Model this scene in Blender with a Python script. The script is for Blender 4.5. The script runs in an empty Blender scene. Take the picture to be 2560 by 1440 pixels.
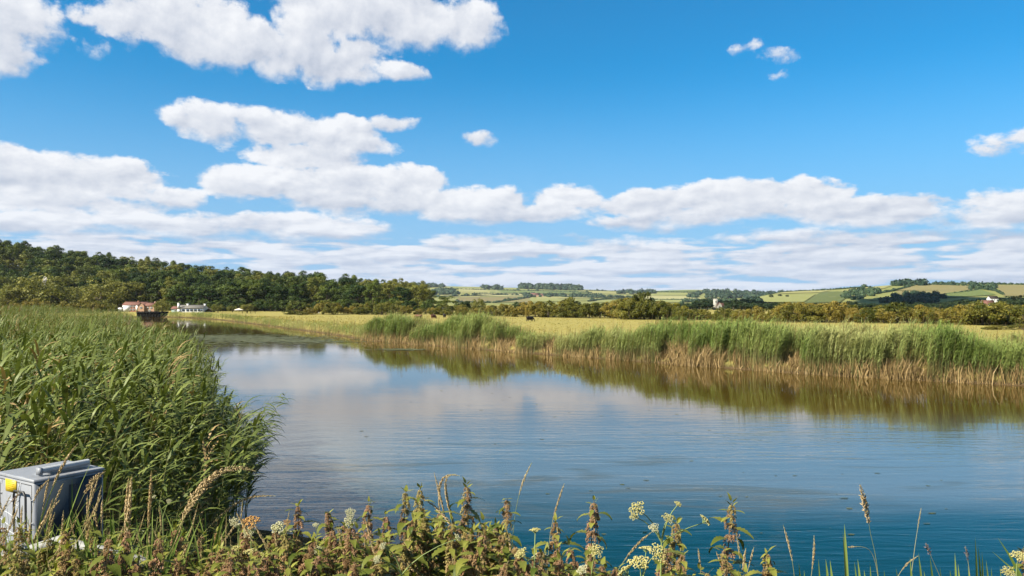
import bpy, math, random
import numpy as np
from mathutils import Matrix, Vector

rng = np.random.default_rng(7)
random.seed(7)
R = math.radians
scene = bpy.context.scene
col = scene.collection

# ------------------------------------------------------------------ camera
F = 1971.0            # focal length in photo pixels (photo 2560 wide)
CZ = 4.5              # eye height above the river
HY = 755.0            # photo row of the horizon
cam_d = bpy.data.cameras.new('camera')
cam_d.sensor_width = 36.0
cam_d.lens = F / 2560 * 36.0
cam_d.shift_y = (HY - 720) / 2560
cam_d.clip_start = 0.1
cam_d.clip_end = 20000
cam = bpy.data.objects.new('camera', cam_d)
cam.location = (0, 0, CZ)
cam.rotation_euler = (R(90), 0, 0)
col.objects.link(cam)
scene.camera = cam

# ------------------------------------------------------------------ render settings
scene.view_settings.view_transform = 'Standard'
scene.view_settings.look = 'None'
scene.view_settings.exposure = 1.38
scene.view_settings.gamma = 1.0
scene.view_settings.use_curve_mapping = False
scene.render.engine = 'CYCLES'
scene.cycles.use_denoising = True
scene.cycles.max_bounces = 6
scene.cycles.diffuse_bounces = 2
scene.cycles.glossy_bounces = 3
scene.cycles.transmission_bounces = 3
scene.cycles.transparent_max_bounces = 4
scene.cycles.use_adaptive_sampling = True
scene.cycles.adaptive_threshold = 0.015
scene.cycles.caustics_reflective = False
scene.cycles.caustics_refractive = False

# ------------------------------------------------------------------ sun
SUN_AZ = math.atan2(-0.85, -0.53)     # clockwise from +Y
SUN_EL = R(39)
sd = Vector((math.sin(SUN_AZ) * math.cos(SUN_EL), math.cos(SUN_AZ) * math.cos(SUN_EL), math.sin(SUN_EL)))
sun_d = bpy.data.lights.new('sun', 'SUN')
sun_d.energy = 5.0
sun_d.angle = R(0.53)
sun_d.color = (1.0, 0.93, 0.80)
sun = bpy.data.objects.new('sun', sun_d)
sun.rotation_euler = (-sd).to_track_quat('-Z', 'Y').to_euler()
sun.location = (-30, -20, 40)
col.objects.link(sun)

# ------------------------------------------------------------------ world: Nishita sky with cumulus
world = bpy.data.worlds.new('World')
scene.world = world
world.use_nodes = True
world.cycles.sampling_method = 'MANUAL'
world.cycles.sample_map_resolution = 256


class NB:
    """tiny node-graph builder"""
    def __init__(self, tree):
        self.t = tree

    def n(self, typ, **kw):
        nd = self.t.nodes.new(typ)
        for k, v in kw.items():
            setattr(nd, k, v)
        return nd

    def put(self, sock, v):
        if hasattr(v, 'is_output'):
            self.t.links.new(v, sock)
        elif v is not None:
            sock.default_value = v

    def m(self, op, a, b=None, c=None, clamp=False):
        nd = self.n('ShaderNodeMath', operation=op, use_clamp=clamp)
        for s, v in zip(nd.inputs, (a, b, c)):
            self.put(s, v)
        return nd.outputs[0]

    def v(self, op, a, b=None, c=None):
        nd = self.n('ShaderNodeVectorMath', operation=op)
        for s, v in zip(nd.inputs, (a, b, c)):
            self.put(s, v)
        return nd.outputs['Value'] if op in ('DOT_PRODUCT', 'LENGTH', 'DISTANCE') else nd.outputs[0]

    def xyz(self, x, y, z=0.0):
        nd = self.n('ShaderNodeCombineXYZ')
        for s, v in zip(nd.inputs, (x, y, z)):
            self.put(s, v)
        return nd.outputs[0]

    def sep(self, v):
        nd = self.n('ShaderNodeSeparateXYZ')
        self.put(nd.inputs[0], v)
        return nd.outputs

    def noise(self, vec, scale=1.0, detail=4.0, rough=0.5, dist=0.0, dim='3D', col=False):
        nd = self.n('ShaderNodeTexNoise', noise_dimensions=dim)
        if vec is not None:
            self.put(nd.inputs['Vector'], vec)
        nd.inputs['Scale'].default_value = scale
        nd.inputs['Detail'].default_value = detail
        nd.inputs['Roughness'].default_value = rough
        nd.inputs['Distortion'].default_value = dist
        return nd.outputs['Color'] if col else nd.outputs[0]

    def mr(self, v, a, b, c=0.0, d=1.0, smooth=True):
        nd = self.n('ShaderNodeMapRange', interpolation_type='SMOOTHSTEP' if smooth else 'LINEAR')
        nd.clamp = True
        for s, x in zip(nd.inputs, (v, a, b, c, d)):
            self.put(s, x)
        return nd.outputs[0]

    def mix(self, f, a, b, blend='MIX'):
        nd = self.n('ShaderNodeMix', data_type='RGBA', blend_type=blend)
        self.put(nd.inputs[0], f)
        for s, v in ((nd.inputs[6], a), (nd.inputs[7], b)):
            if isinstance(v, tuple) and len(v) == 3:
                v = (*v, 1.0)
            self.put(s, v)
        return nd.outputs[2]


wt = world.node_tree
wt.nodes.clear()
W = NB(wt)
sky = W.n('ShaderNodeTexSky', sky_type='NISHITA')
sky.sun_disc = False
sky.sun_elevation = SUN_EL
sky.sun_rotation = SUN_AZ
sky.altitude = 10
sky.air_density = 1.0
sky.dust_density = 0.6
sky.ozone_density = 1.6

dirv = W.n('ShaderNodeTexCoord').outputs['Generated']
dx, dy, dz = W.sep(dirv)
az = W.m('ARCTAN2', dx, dy)
el = W.m('ARCSINE', dz)
elp = W.m('MAXIMUM', el, -0.02)
ae = W.xyz(az, el)
# heights are squeezed towards the horizon, as cloud layers are
qy = W.m('LOGARITHM', W.m('ADD', elp, 0.10), math.e)
q = W.xyz(az, W.m('MULTIPLY', qy, 0.42))
warp = W.v('SCALE', W.v('SUBTRACT', W.noise(q, 7.0, 3.0, 0.55, col=True), (0.5, 0.5, 0.5)), None)
wt.nodes[-1].inputs['Scale'].default_value = 0.10
qw = W.v('MULTIPLY_ADD', warp, (0.25, 0.25, 0.25), q)
aew = W.v('MULTIPLY_ADD', warp, (0.62, 0.26, 0.0), ae)


def px_dir(px, py):
    a = math.atan2(px - 1280, F)
    return a, math.atan((HY - py) / math.hypot(F, px - 1280))


# (cx, cy, rx, ry, weight) in degrees of sky measured from the photograph's frame
CLOUDS = [
    (370, 60, 140, 78, 0.95), (500, 85, 160, 85, 1.05), (610, 120, 130, 66, 1.0), (690, 152, 95, 50, 0.95), (765, 110, 95, 85, 1.0),
    (845, 175, 115, 52, 1.0), (900, 140, 85, 48, 0.9), (990, 182, 70, 30, 0.8), (840, 35, 160, 85, 1.05), (1000, 42, 180, 85, 1.05), (1150, 62, 115, 66, 0.95),
    (450, 5, 160, 52, 0.9), (700, -70, 420, 75, 0.9),
    (10, 45, 130, 85, 0.85), (15, 152, 80, 52, 0.85), (235, 112, 65, 34, 0.42), (235, 45, 60, 36, 0.55),
    (540, 305, 120, 55, 1.0), (680, 320, 110, 55, 1.0), (840, 340, 130, 58, 1.05), (920, 365, 90, 32, 0.9), (760, 385, 200, 36, 0.9),
    (995, 308, 75, 26, 0.72), (1205, 345, 52, 28, 0.7),
    (640, 452, 125, 55, 1.0), (830, 468, 200, 66, 1.1), (1010, 468, 125, 60, 1.0), (880, 510, 230, 34, 0.9),
    (1190, 512, 190, 52, 1.05), (1430, 495, 120, 54, 1.0), (1300, 530, 260, 34, 0.9),
    (1640, 510, 150, 50, 1.0), (1850, 500, 170, 56, 1.1), (2020, 500, 110, 62, 1.05), (2190, 528, 190, 46, 1.0), (1850, 530, 330, 30, 0.85),
    (2530, 530, 190, 54, 1.0), (2545, 358, 95, 32, 0.6),
    (70, 440, 190, 72, 1.05), (240, 445, 170, 66, 1.05), (110, 500, 300, 34, 0.9), (420, 495, 85, 34, 0.85),
    (160, 552, 270, 34, 0.9), (470, 562, 210, 36, 0.9), (760, 570, 270, 40, 1.0),
    (1880, 115, 60, 22, 0.5), (1942, 135, 60, 28, 0.56), (1945, 187, 32, 18, 0.42), (1640, 555, 210, 28, 0.85),
]
acc = num = dsum = None
for cx, cy, rx, ry, w in CLOUDS:
    a, e = px_dir(cx, cy)
    ra, re = rx / F * 1.05, ry / F * 1.05
    t = W.v('MULTIPLY_ADD', aew, (1 / ra, 1 / re, 0.0), (-a / ra, -e / re, 0.0))
    b = W.m('MULTIPLY_ADD', W.v('DOT_PRODUCT', t, t), -w, w)
    acc = b if acc is None else W.m('SMOOTH_MAX', acc, b, 0.12)
    bw = W.m('MAXIMUM', b, 0.0)
    ty_ = W.v('DOT_PRODUCT', t, (-0.35, 0.94, 0.0))
    num = W.m('MULTIPLY', bw, ty_) if num is None else W.m('MULTIPLY_ADD', bw, ty_, num)
    dsum = bw if dsum is None else W.m('ADD', dsum, bw)
vert = W.m('DIVIDE', num, W.m('ADD', dsum, 0.08))
field = W.m('MAXIMUM', acc, -0.6)
# rows of small stratocumulus low over the hills, all round the horizon
rowv = W.xyz(W.m('MULTIPLY', az, 3.0), W.m('MULTIPLY', qy, 3.4), 3.7)
rown = W.noise(rowv, 3.2, 3.0, 0.5, 0.3)
rows = W.m('MULTIPLY', W.mr(rown, 0.26, 0.54), W.mr(el, 0.105, 0.060))
rows = W.m('SUBTRACT', W.m('MULTIPLY', rows, 1.35), 0.35)
# the same cumulus carried on over the rest of the sky
outm = W.m('MAXIMUM', W.mr(W.m('ABSOLUTE', az), 0.62, 0.80), W.mr(el, 0.385, 0.46))
genn = W.noise(W.v('ADD', q, (11.0, 5.0, 2.0)), 3.4, 2.0, 0.5)
gen = W.m('SUBTRACT', W.m('MULTIPLY', W.m('MULTIPLY', W.mr(genn, 0.47, 0.66), outm), 1.4), 0.45)
field = W.m('MAXIMUM', field, W.m('MAXIMUM', rows, gen))


def puff(vec):
    return W.noise(vec, 26.0, 9.0, 0.60)


n0 = puff(qw)
n1 = puff(W.v('ADD', qw, (-0.007, 0.011, 0.0)))
nb = W.noise(qw, 9.0, 3.0, 0.5)
nb1 = W.noise(W.v('ADD', qw, (-0.012, 0.030, 0.0)), 9.0, 3.0, 0.5)
dens = W.m('ADD', field, W.m('MULTIPLY_ADD', n0, 1.9, -0.95))
dens = W.m('ADD', dens, W.m('MULTIPLY_ADD', nb, 1.0, -0.5))
lowf = W.mr(el, 0.125, 0.06)
alpha = W.mr(dens, W.m('MULTIPLY_ADD', lowf, -0.14, 0.16), W.m('ADD', W.m('MULTIPLY_ADD', lowf, 0.26, 0.54), W.m('MULTIPLY', W.m('MAXIMUM', W.m('MULTIPLY', vert, -1.0), 0.0), 0.55)))
lit = W.m('MULTIPLY_ADD', W.m('SUBTRACT', n0, n1), 1.6, 0.58)
lit = W.m('ADD', lit, W.m('MULTIPLY', W.m('SUBTRACT', nb, nb1), 1.7))
rowl = W.noise(W.v('ADD', rowv, (0.0, 0.12, 0.0)), 3.2, 3.0, 0.5, 0.3)
lit = W.m('ADD', lit, W.m('MULTIPLY', W.m('MULTIPLY', W.m('SUBTRACT', rown, rowl), 3.4), lowf))
lit = W.m('MULTIPLY_ADD', vert, 0.62, lit)
lit = W.m('SUBTRACT', lit, W.m('MULTIPLY', W.m('MAXIMUM', W.m('SUBTRACT', dens, 0.9), 0.0), 0.25), clamp=True)
cloudc = W.mix(lit, (4.3, 4.7, 5.5), (7.25, 7.35, 7.6))
# air between here and the far clouds
farf = W.mr(el, 0.14, 0.0, 0.0, 0.45)
cloudc = W.mix(farf, cloudc, (4.1, 5.0, 6.6))
skyc = W.mix(1.0, sky.outputs[0], (0.14, 0.86, 1.22), 'MULTIPLY')
skyc = W.mix(W.mr(el, 0.30, 0.0, 0.0, 0.88), skyc, (2.9, 4.35, 6.6))
final = W.mix(W.m('MULTIPLY', alpha, 0.97), skyc, cloudc)
bg = W.n('ShaderNodeBackground')
W.put(bg.inputs[0], final)
bg.inputs[1].default_value = 0.050
wo = W.n('ShaderNodeOutputWorld')
wt.links.new(bg.outputs[0], wo.inputs[0])

# ------------------------------------------------------------------ helpers


def P(px, py, d):
    """world point seen at photo pixel (px, py) at depth d"""
    return np.array(((px - 1280) / F * d, d, CZ + (HY - py) / F * d))


class Acc:
    """collects vertices and faces, builds ONE mesh"""
    def __init__(self):
        self.V, self.F, self.M, self.T, self.n = [], [], [], [], 0

    def add(self, V, Fc, mat=0, tint=0.5):
        V = np.asarray(V, float).reshape(-1, 3)
        Fc = np.asarray(Fc, int)
        self.V.append(V)
        self.F.append(Fc + self.n)
        self.M.append(np.full(len(Fc), mat))
        self.T.append(np.broadcast_to(np.asarray(tint, float), (len(V),)))
        self.n += len(V)
        return self

    def mesh(self, name, mats, smooth=False):
        V = np.concatenate(self.V)
        me = bpy.data.meshes.new(name)
        me.vertices.add(len(V))
        me.vertices.foreach_set('co', V.astype(np.float32).ravel())
        sizes = np.concatenate([np.full(len(f), f.shape[1]) for f in self.F])
        loops = np.concatenate([f.ravel() for f in self.F])
        me.loops.add(len(loops))
        me.loops.foreach_set('vertex_index', loops.astype(np.int32))
        me.polygons.add(len(sizes))
        st = np.concatenate(([0], np.cumsum(sizes)[:-1]))
        me.polygons.foreach_set('loop_start', st.astype(np.int32))
        me.polygons.foreach_set('material_index', np.concatenate(self.M).astype(np.int32))
        if smooth:
            me.polygons.foreach_set('use_smooth', np.ones(len(sizes), bool))
        at = me.attributes.new('tint', 'FLOAT', 'POINT')
        at.data.foreach_set('value', np.concatenate(self.T).astype(np.float32))
        for m in (mats if isinstance(mats, (list, tuple)) else [mats]):
            me.materials.append(m)
        me.update(calc_edges=True)
        me.validate()
        return me

    def build(self, name, mats, parent=None, smooth=False, **tags):
        return link(name, self.mesh(name, mats, smooth), parent, **tags)


def link(name, me, parent=None, mw=None, **tags):
    o = bpy.data.objects.new(name, me)
    col.objects.link(o)
    if parent is not None:
        o.parent = parent
    if mw is not None:
        o.matrix_local = mw
    tag(o, **tags)
    return o


def tag(o, label=None, cat=None, group=None, kind=None):
    if label:
        o['label'] = label
    if cat:
        o['category'] = cat
    if group:
        o['group'] = group
    if kind:
        o['kind'] = kind
    return o


def empty(name, loc, rz=0.0, sc=1.0, **tags):
    o = bpy.data.objects.new(name, None)
    col.objects.link(o)
    o.empty_display_size = 0.1
    o.location = tuple(loc)
    o.rotation_euler = (0, 0, rz)
    o.scale = (sc, sc, sc) if np.isscalar(sc) else sc
    return tag(o, **tags)


def rotz(V, a):
    c, s = np.cos(a), np.sin(a)
    V = np.asarray(V, float)
    return np.stack((V[..., 0] * c - V[..., 1] * s, V[..., 0] * s + V[..., 1] * c, V[..., 2]), -1)


BOXF = [[0, 3, 2, 1], [4, 5, 6, 7], [0, 1, 5, 4], [1, 2, 6, 5], [2, 3, 7, 6], [3, 0, 4, 7]]


def box(c, s):
    c, s = np.asarray(c, float), np.asarray(s, float) / 2
    return np.array([[-1, -1, -1], [1, -1, -1], [1, 1, -1], [-1, 1, -1], [-1, -1, 1], [1, -1, 1], [1, 1, 1], [-1, 1, 1]]) * s + c, BOXF


def tube(pts, rad, k=6, caps=True):
    pts = np.asarray(pts, float)
    n = len(pts)
    rad = np.broadcast_to(np.asarray(rad, float), (n,))
    d = np.gradient(pts, axis=0)
    d /= np.linalg.norm(d, axis=1)[:, None] + 1e-9
    up = np.array([0, 0, 1.0]) if abs(d[0][2]) < 0.8 else np.array([0, 1.0, 0.0])
    a = np.cross(d, up)
    a /= np.linalg.norm(a, axis=1)[:, None] + 1e-9
    b = np.cross(d, a)
    th = np.arange(k) / k * 2 * np.pi
    V = pts[:, None] + rad[:, None, None] * (a[:, None] * np.cos(th)[None, :, None] + b[:, None] * np.sin(th)[None, :, None])
    V = V.reshape(-1, 3)
    Fc = []
    for i in range(n - 1):
        for j in range(k):
            Fc.append([i * k + j, i * k + (j + 1) % k, (i + 1) * k + (j + 1) % k, (i + 1) * k + j])
    return V, np.array(Fc)


def bez(a, b, c, n):
    t = np.linspace(0, 1, n)[:, None]
    return (1 - t) ** 2 * np.asarray(a) + 2 * t * (1 - t) * np.asarray(b) + t ** 2 * np.asarray(c)


def sstep(a, b, x):
    t = np.clip((np.asarray(x, float) - a) / (b - a), 0, 1)
    return t * t * (3 - 2 * t)


def vnoise(x, y, s, seed=0):
    """smooth value noise 0..1"""
    x, y = np.asarray(x, float) / s, np.asarray(y, float) / s
    xi, yi = np.floor(x).astype(np.int64), np.floor(y).astype(np.int64)
    fx, fy = x - xi, y - yi
    fx, fy = fx * fx * (3 - 2 * fx), fy * fy * (3 - 2 * fy)

    def h(i, j):
        n = (i * 374761393 + j * 668265263 + seed * 1442695041) & 0x7fffffff
        n = ((n ^ (n >> 13)) * 1274126177) & 0x7fffffff
        return ((n ^ (n >> 16)) & 0xffff) / 65535.0
    return (h(xi, yi) * (1 - fx) + h(xi + 1, yi) * fx) * (1 - fy) + (h(xi, yi + 1) * (1 - fx) + h(xi + 1, yi + 1) * fx) * fy


# ------------------------------------------------------------------ materials
MATS = {}


def new_mat(name):
    m = bpy.data.materials.new(name)
    m.use_nodes = True
    m.node_tree.nodes.clear()
    MATS[name] = m
    return m, NB(m.node_tree)


def finish(B, surf):
    o = B.n('ShaderNodeOutputMaterial')
    B.t.links.new(surf, o.inputs[0])


KA = 0.80      # reflectance level of the whole place


def bsdf(B, colr, rough=0.6, spec=0.3, normal=None, metal=0.0):
    p = B.n('ShaderNodeBsdfPrincipled')
    B.put(p.inputs['Base Color'], B.mix(1.0, colr, (KA, KA, KA), 'MULTIPLY'))
    B.put(p.inputs['Roughness'], rough)
    p.inputs['Specular IOR Level'].default_value = spec
    p.inputs['Metallic'].default_value = metal
    if normal is not None:
        B.put(p.inputs['Normal'], normal)
    return p.outputs[0]


def leaf_mat(name, dark, light, other=None, trans=0.3, rough=0.5, spec=0.12, objvar=0.35, pos=None):
    """foliage: tint attribute and object random pick between the plant's own hues; part of the light passes through the leaf"""
    m, B = new_mat(name)
    at = B.n('ShaderNodeAttribute', attribute_name='tint').outputs['Fac']
    rnd = B.n('ShaderNodeObjectInfo').outputs['Random']
    f = B.m('ADD', at, B.m('MULTIPLY_ADD', rnd, objvar, -objvar / 2), clamp=True)
    c = B.mix(f, dark, light)
    if other:
        geo = B.n('ShaderNodeNewGeometry').outputs['Position']
        nz = B.noise(geo, pos or 0.15, 2.0, 0.5)
        c = B.mix(B.mr(B.m('MULTIPLY_ADD', rnd, 0.25, nz), 0.58, 0.80), c, other)
    a = bsdf(B, c, rough, spec)
    if trans > 0:
        tr = B.n('ShaderNodeBsdfTranslucent')
        B.put(tr.inputs[0], B.mix(1.0, c, (1.15 * KA, 1.2 * KA, 0.6 * KA), 'MULTIPLY'))
        mx = B.n('ShaderNodeMixShader')
        mx.inputs[0].default_value = trans
        B.t.links.new(a, mx.inputs[1])
        B.t.links.new(tr.outputs[0], mx.inputs[2])
        a = mx.outputs[0]
    finish(B, a)
    return m


def plain_mat(name, c, rough=0.6, spec=0.3, var=0.15, scale=3.0, bump=0.0, metal=0.0):
    m, B = new_mat(name)
    co = B.n('ShaderNodeTexCoord').outputs['Object']
    nz = B.noise(co, scale, 5.0, 0.6)
    c2 = tuple(x * (1 - var) for x in c)
    c3 = tuple(min(1, x * (1 + var)) for x in c)
    cc = B.mix(nz, c2, c3)
    nor = None
    if bump:
        bp = B.n('ShaderNodeBump')
        bp.inputs['Strength'].default_value = bump
        B.put(bp.inputs['Height'], nz)
        nor = bp.outputs[0]
    finish(B, bsdf(B, cc, rough, spec, nor, metal))
    return m


M_reed = leaf_mat('reed_leaf', (0.028, 0.050, 0.008), (0.185, 0.215, 0.054), trans=0.15, rough=0.45)
M_reedfar = leaf_mat('reed_leaf_far_bank', (0.090, 0.150, 0.024), (0.265, 0.310, 0.085), (0.33, 0.33, 0.12), trans=0.22, pos=0.10)
M_reedstem = leaf_mat('reed_stem', (0.12, 0.14, 0.04), (0.24, 0.23, 0.09), trans=0.0)
M_straw = leaf_mat('dead_reed', (0.11, 0.070, 0.027), (0.43, 0.300, 0.130), trans=0.12)
M_plume = leaf_mat('reed_plume', (0.22, 0.16, 0.09), (0.38, 0.30, 0.18), trans=0.2)
M_wood = leaf_mat('woodland_leaf', (0.018, 0.040, 0.008), (0.108, 0.142, 0.022), (0.155, 0.152, 0.026), trans=0.15, objvar=1.0, pos=0.03)
M_willow = leaf_mat('willow_leaf', (0.090, 0.100, 0.018), (0.23, 0.215, 0.046), trans=0.2, objvar=0.6)
M_bush = leaf_mat('hawthorn_leaf', (0.055, 0.064, 0.010), (0.185, 0.170, 0.027), (0.22, 0.165, 0.030), trans=0.18, objvar=0.7, pos=0.05)
M_dark = leaf_mat('village_tree_leaf', (0.016, 0.032, 0.012), (0.048, 0.070, 0.022), trans=0.12, objvar=0.6)
M_purple = leaf_mat('copper_leaf', (0.020, 0.012, 0.014), (0.05, 0.028, 0.028), trans=0.1)
M_far = leaf_mat('far_wood_leaf', (0.020, 0.040, 0.022), (0.055, 0.085, 0.035), trans=0.0, objvar=0.5)
M_bark = plain_mat('bark', (0.10, 0.08, 0.055), 0.85, 0.1, 0.4, 2.0)
M_meadow = leaf_mat('meadow_grass', (0.20, 0.17, 0.034), (0.40, 0.31, 0.080), (0.25, 0.24, 0.05), trans=0.25, pos=0.06)
M_nettle = leaf_mat('nettle_leaf', (0.066, 0.090, 0.013), (0.265, 0.260, 0.050), trans=0.24, rough=0.5, objvar=0.5)
M_nstem = leaf_mat('nettle_stem', (0.12, 0.13, 0.05), (0.20, 0.14, 0.09), trans=0.0)
M_tassel = leaf_mat('nettle_seed', (0.38, 0.24, 0.10), (0.70, 0.43, 0.28), (0.56, 0.46, 0.17), trans=0.42, objvar=0.9, pos=2.5)
M_umbel = leaf_mat('umbel_flower', (0.40, 0.38, 0.17), (0.74, 0.70, 0.48), trans=0.2, objvar=0.3)
M_umbely = leaf_mat('umbel_going_over', (0.42, 0.36, 0.10), (0.60, 0.55, 0.26), trans=0.2)
M_umbelo = leaf_mat('umbel_seed', (0.36, 0.18, 0.05), (0.50, 0.30, 0.10), trans=0.1)
M_umbs = leaf_mat('umbel_stem', (0.14, 0.20, 0.06), (0.28, 0.32, 0.12), trans=0.0)
M_seed = leaf_mat('grass_seed', (0.34, 0.225, 0.095), (0.60, 0.46, 0.25), trans=0.2, objvar=0.5)
M_seedp = leaf_mat('grass_seed_purple', (0.16, 0.11, 0.12), (0.28, 0.21, 0.20), trans=0.2)
M_gstem = leaf_mat('grass_stem', (0.22, 0.24, 0.07), (0.42, 0.36, 0.16), trans=0.0, objvar=0.8)
M_blade = leaf_mat('grass_blade', (0.11, 0.17, 0.03), (0.25, 0.31, 0.08), trans=0.3, objvar=0.6)

# ground: bank soil, meadow turf, wood floor, hill pasture by where they lie
M_ground, B = new_mat('ground_turf')
geo = B.n('ShaderNodeNewGeometry')
pos = geo.outputs['Position']
gx, gy, gz = B.sep(pos)
n1_ = B.noise(pos, 0.04, 4.0, 0.55)
n2_ = B.noise(pos, 0.9, 5.0, 0.65)
mead = B.mix(n1_, (0.255, 0.220, 0.066), (0.385, 0.315, 0.105))
mead = B.mix(B.m('MULTIPLY', n2_, 0.6), mead, (0.20, 0.18, 0.045))
bank = B.mix(n2_, (0.030, 0.026, 0.014), (0.085, 0.075, 0.03))
mud = B.mix(n2_, (0.05, 0.034, 0.018), (0.12, 0.08, 0.04))
hillp = B.mix(B.noise(pos, 0.004, 4.0, 0.6), (0.15, 0.17, 0.05), (0.26, 0.25, 0.085))
f_far = B.mr(gy, 700.0, 900.0)
c = B.mix(B.mr(gy, 20.0, 34.0), bank, mead)
at = B.n('ShaderNodeAttribute', attribute_name='tint').outputs['Fac']
c = B.mix(f_far, c, hillp)
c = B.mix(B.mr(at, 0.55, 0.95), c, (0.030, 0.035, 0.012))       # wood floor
c = B.mix(B.mr(gz, 0.35, 0.05), c, mud)
finish(B, bsdf(B, c, 0.95, 0.05))

# river
M_water, B = new_mat('river_water')
geo = B.n('ShaderNodeNewGeometry')
pos = geo.outputs['Position']
wx, wy, wz = B.sep(pos)
# small wind ripples, long swell lines and quiet slicks
r1 = B.noise(B.v('MULTIPLY', pos, (0.55, 3.0, 1.0)), 1.0, 3.0, 0.55, 0.4)
r2 = B.noise(B.v('MULTIPLY', pos, (1.7, 7.5, 1.0)), 1.0, 3.0, 0.6, 0.3)
r3 = B.noise(B.v('MULTIPLY', pos, (0.10, 0.32, 1.0)), 1.0, 3.0, 0.5, 0.6)
gust = B.mr(B.noise(B.v('MULTIPLY', pos, (0.035, 0.11, 1.0)), 1.0, 3.0, 0.55, 0.5), 0.36, 0.62)
hgt = B.m('ADD', B.m('MULTIPLY', r1, 0.050), B.m('MULTIPLY', r2, 0.012))
hgt = B.m('MULTIPLY', hgt, B.m('MULTIPLY_ADD', gust, 0.75, 0.25))
hgt = B.m('ADD', hgt, B.m('MULTIPLY', r3, 0.06))
fade = B.m('MULTIPLY', B.mr(wy, 18.0, 38.0, 1.0, 0.12), B.mr(wy, 95.0, 125.0, 1.0, 0.35))
bp = B.n('ShaderNodeBump')
bp.inputs['Distance'].default_value = 1.0
B.put(bp.inputs['Strength'], B.m('MULTIPLY', fade, 0.40))
B.put(bp.inputs['Height'], hgt)
# weed beds just under the surface tint the water olive brown
wn = B.noise(B.v('MULTIPLY', pos, (0.16, 0.62, 1.0)), 1.0, 4.0, 0.6, 0.8)
band = B.m('MULTIPLY', B.mr(wy, 15.5, 18.0), B.mr(wy, 30.0, 21.0))
weed = B.m('MULTIPLY', B.mr(wn, 0.52, 0.64), band)
wc = B.mix(B.m('MULTIPLY', weed, 0.9), (0.0010, 0.017, 0.014), (0.040, 0.036, 0.012))
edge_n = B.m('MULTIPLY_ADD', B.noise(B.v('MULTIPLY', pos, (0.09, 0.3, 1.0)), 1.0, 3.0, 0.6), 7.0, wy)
wc = B.mix(B.mr(edge_n, 18.5, 23.5), wc, (0.062, 0.078, 0.082))  # paler mid river: cloud reflection put into the colour along with silt
wc = B.mix(B.m('MULTIPLY', weed, 0.85), wc, (0.050, 0.044, 0.016))
reed_refl = B.mr(wy, 23.0, 34.0)  # browner far water: its own tint plus the reeds' reflection as colour
wc = B.mix(reed_refl, wc, (0.050, 0.031, 0.005))
p = B.n('ShaderNodeBsdfPrincipled')
B.put(p.inputs['Base Color'], wc)
p.inputs['Roughness'].default_value = 0.04
p.inputs['IOR'].default_value = 1.333
p.inputs['Specular IOR Level'].default_value = 0.5
B.put(p.inputs['Normal'], bp.outputs[0])
finish(B, p.outputs[0])

M_white = plain_mat('white_render', (0.75, 0.74, 0.70), 0.8, 0.2, 0.06)
M_brick = plain_mat('brick_wall', (0.27, 0.13, 0.085), 0.85, 0.1, 0.25, 6.0)
M_brick2 = plain_mat('buff_brick_wall', (0.42, 0.26, 0.17), 0.85, 0.1, 0.2, 6.0)
M_rooft = plain_mat('red_roof_tile', (0.17, 0.085, 0.065), 0.85, 0.1, 0.3, 3.0)
M_roofs = plain_mat('slate_roof', (0.15, 0.14, 0.12), 0.8, 0.2, 0.2, 3.0)
M_roofd = plain_mat('dark_roof', (0.045, 0.035, 0.03), 0.85, 0.1, 0.2, 3.0)
M_green = plain_mat('pale_green_paint', (0.40, 0.52, 0.46), 0.7, 0.2, 0.06)
M_glass = plain_mat('window_glass', (0.03, 0.04, 0.05), 0.08, 0.6, 0.1)
M_frame = plain_mat('blue_frame_paint', (0.20, 0.26, 0.36), 0.5, 0.3, 0.05)
M_stone = plain_mat('flint_wall', (0.36, 0.34, 0.29), 0.9, 0.1, 0.25, 2.0)
M_quay = plain_mat('quay_timber', (0.010, 0.009, 0.007), 0.9, 0.1, 0.5, 2.0)
M_cream = plain_mat('cream_canvas', (0.74, 0.66, 0.52), 0.8, 0.1, 0.05)
M_chalk = plain_mat('chalk_face', (0.30, 0.28, 0.24), 0.95, 0.05, 0.5, 0.6, 0.4)
M_tyre = plain_mat('tyre_rubber', (0.02, 0.02, 0.02), 0.8, 0.1, 0.1)
M_metal, B = new_mat('grey_painted_steel')
co = B.n('ShaderNodeTexCoord').outputs['Object']
st1 = B.noise(B.v('MULTIPLY', co, (14.0, 14.0, 2.2)), 1.0, 5.0, 0.65)
st2 = B.noise(co, 22.0, 6.0, 0.7)
mc = B.mix(B.noise(co, 5.0, 4.0, 0.6), (0.185, 0.195, 0.215), (0.255, 0.26, 0.275))
mc = B.mix(B.mr(st1, 0.54, 0.74, 0.0, 0.55), mc, (0.13, 0.115, 0.095))       # run-off streaks
mc = B.mix(B.mr(st2, 0.66, 0.72, 0.0, 0.8), mc, (0.13, 0.065, 0.03))         # rust specks
mc = B.mix(B.mr(B.noise(B.v('MULTIPLY', co, (3.0, 3.0, 60.0)), 1.0, 3.0, 0.6), 0.66, 0.70, 0.0, 0.4), mc, (0.36, 0.37, 0.38))
finish(B, bsdf(B, mc, 0.5, 0.35))
M_metal2 = plain_mat('worn_steel', (0.40, 0.41, 0.42), 0.40, 0.5, 0.18, 30.0)
M_sideshade = plain_mat('unlit_side_shade', (0.022, 0.034, 0.045), 0.5, 0.3, 0.25, 9.0)  # shade of the cabinet's unlit side put into the colour
M_hand = plain_mat('dark_handle', (0.03, 0.028, 0.026), 0.5, 0.4, 0.2)
M_yellow = plain_mat('yellow_sticker', (0.62, 0.43, 0.02), 0.5, 0.3, 0.04)
M_chalkline = plain_mat('chalk_scribble', (0.70, 0.72, 0.75), 0.9, 0.05, 0.1)
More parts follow.
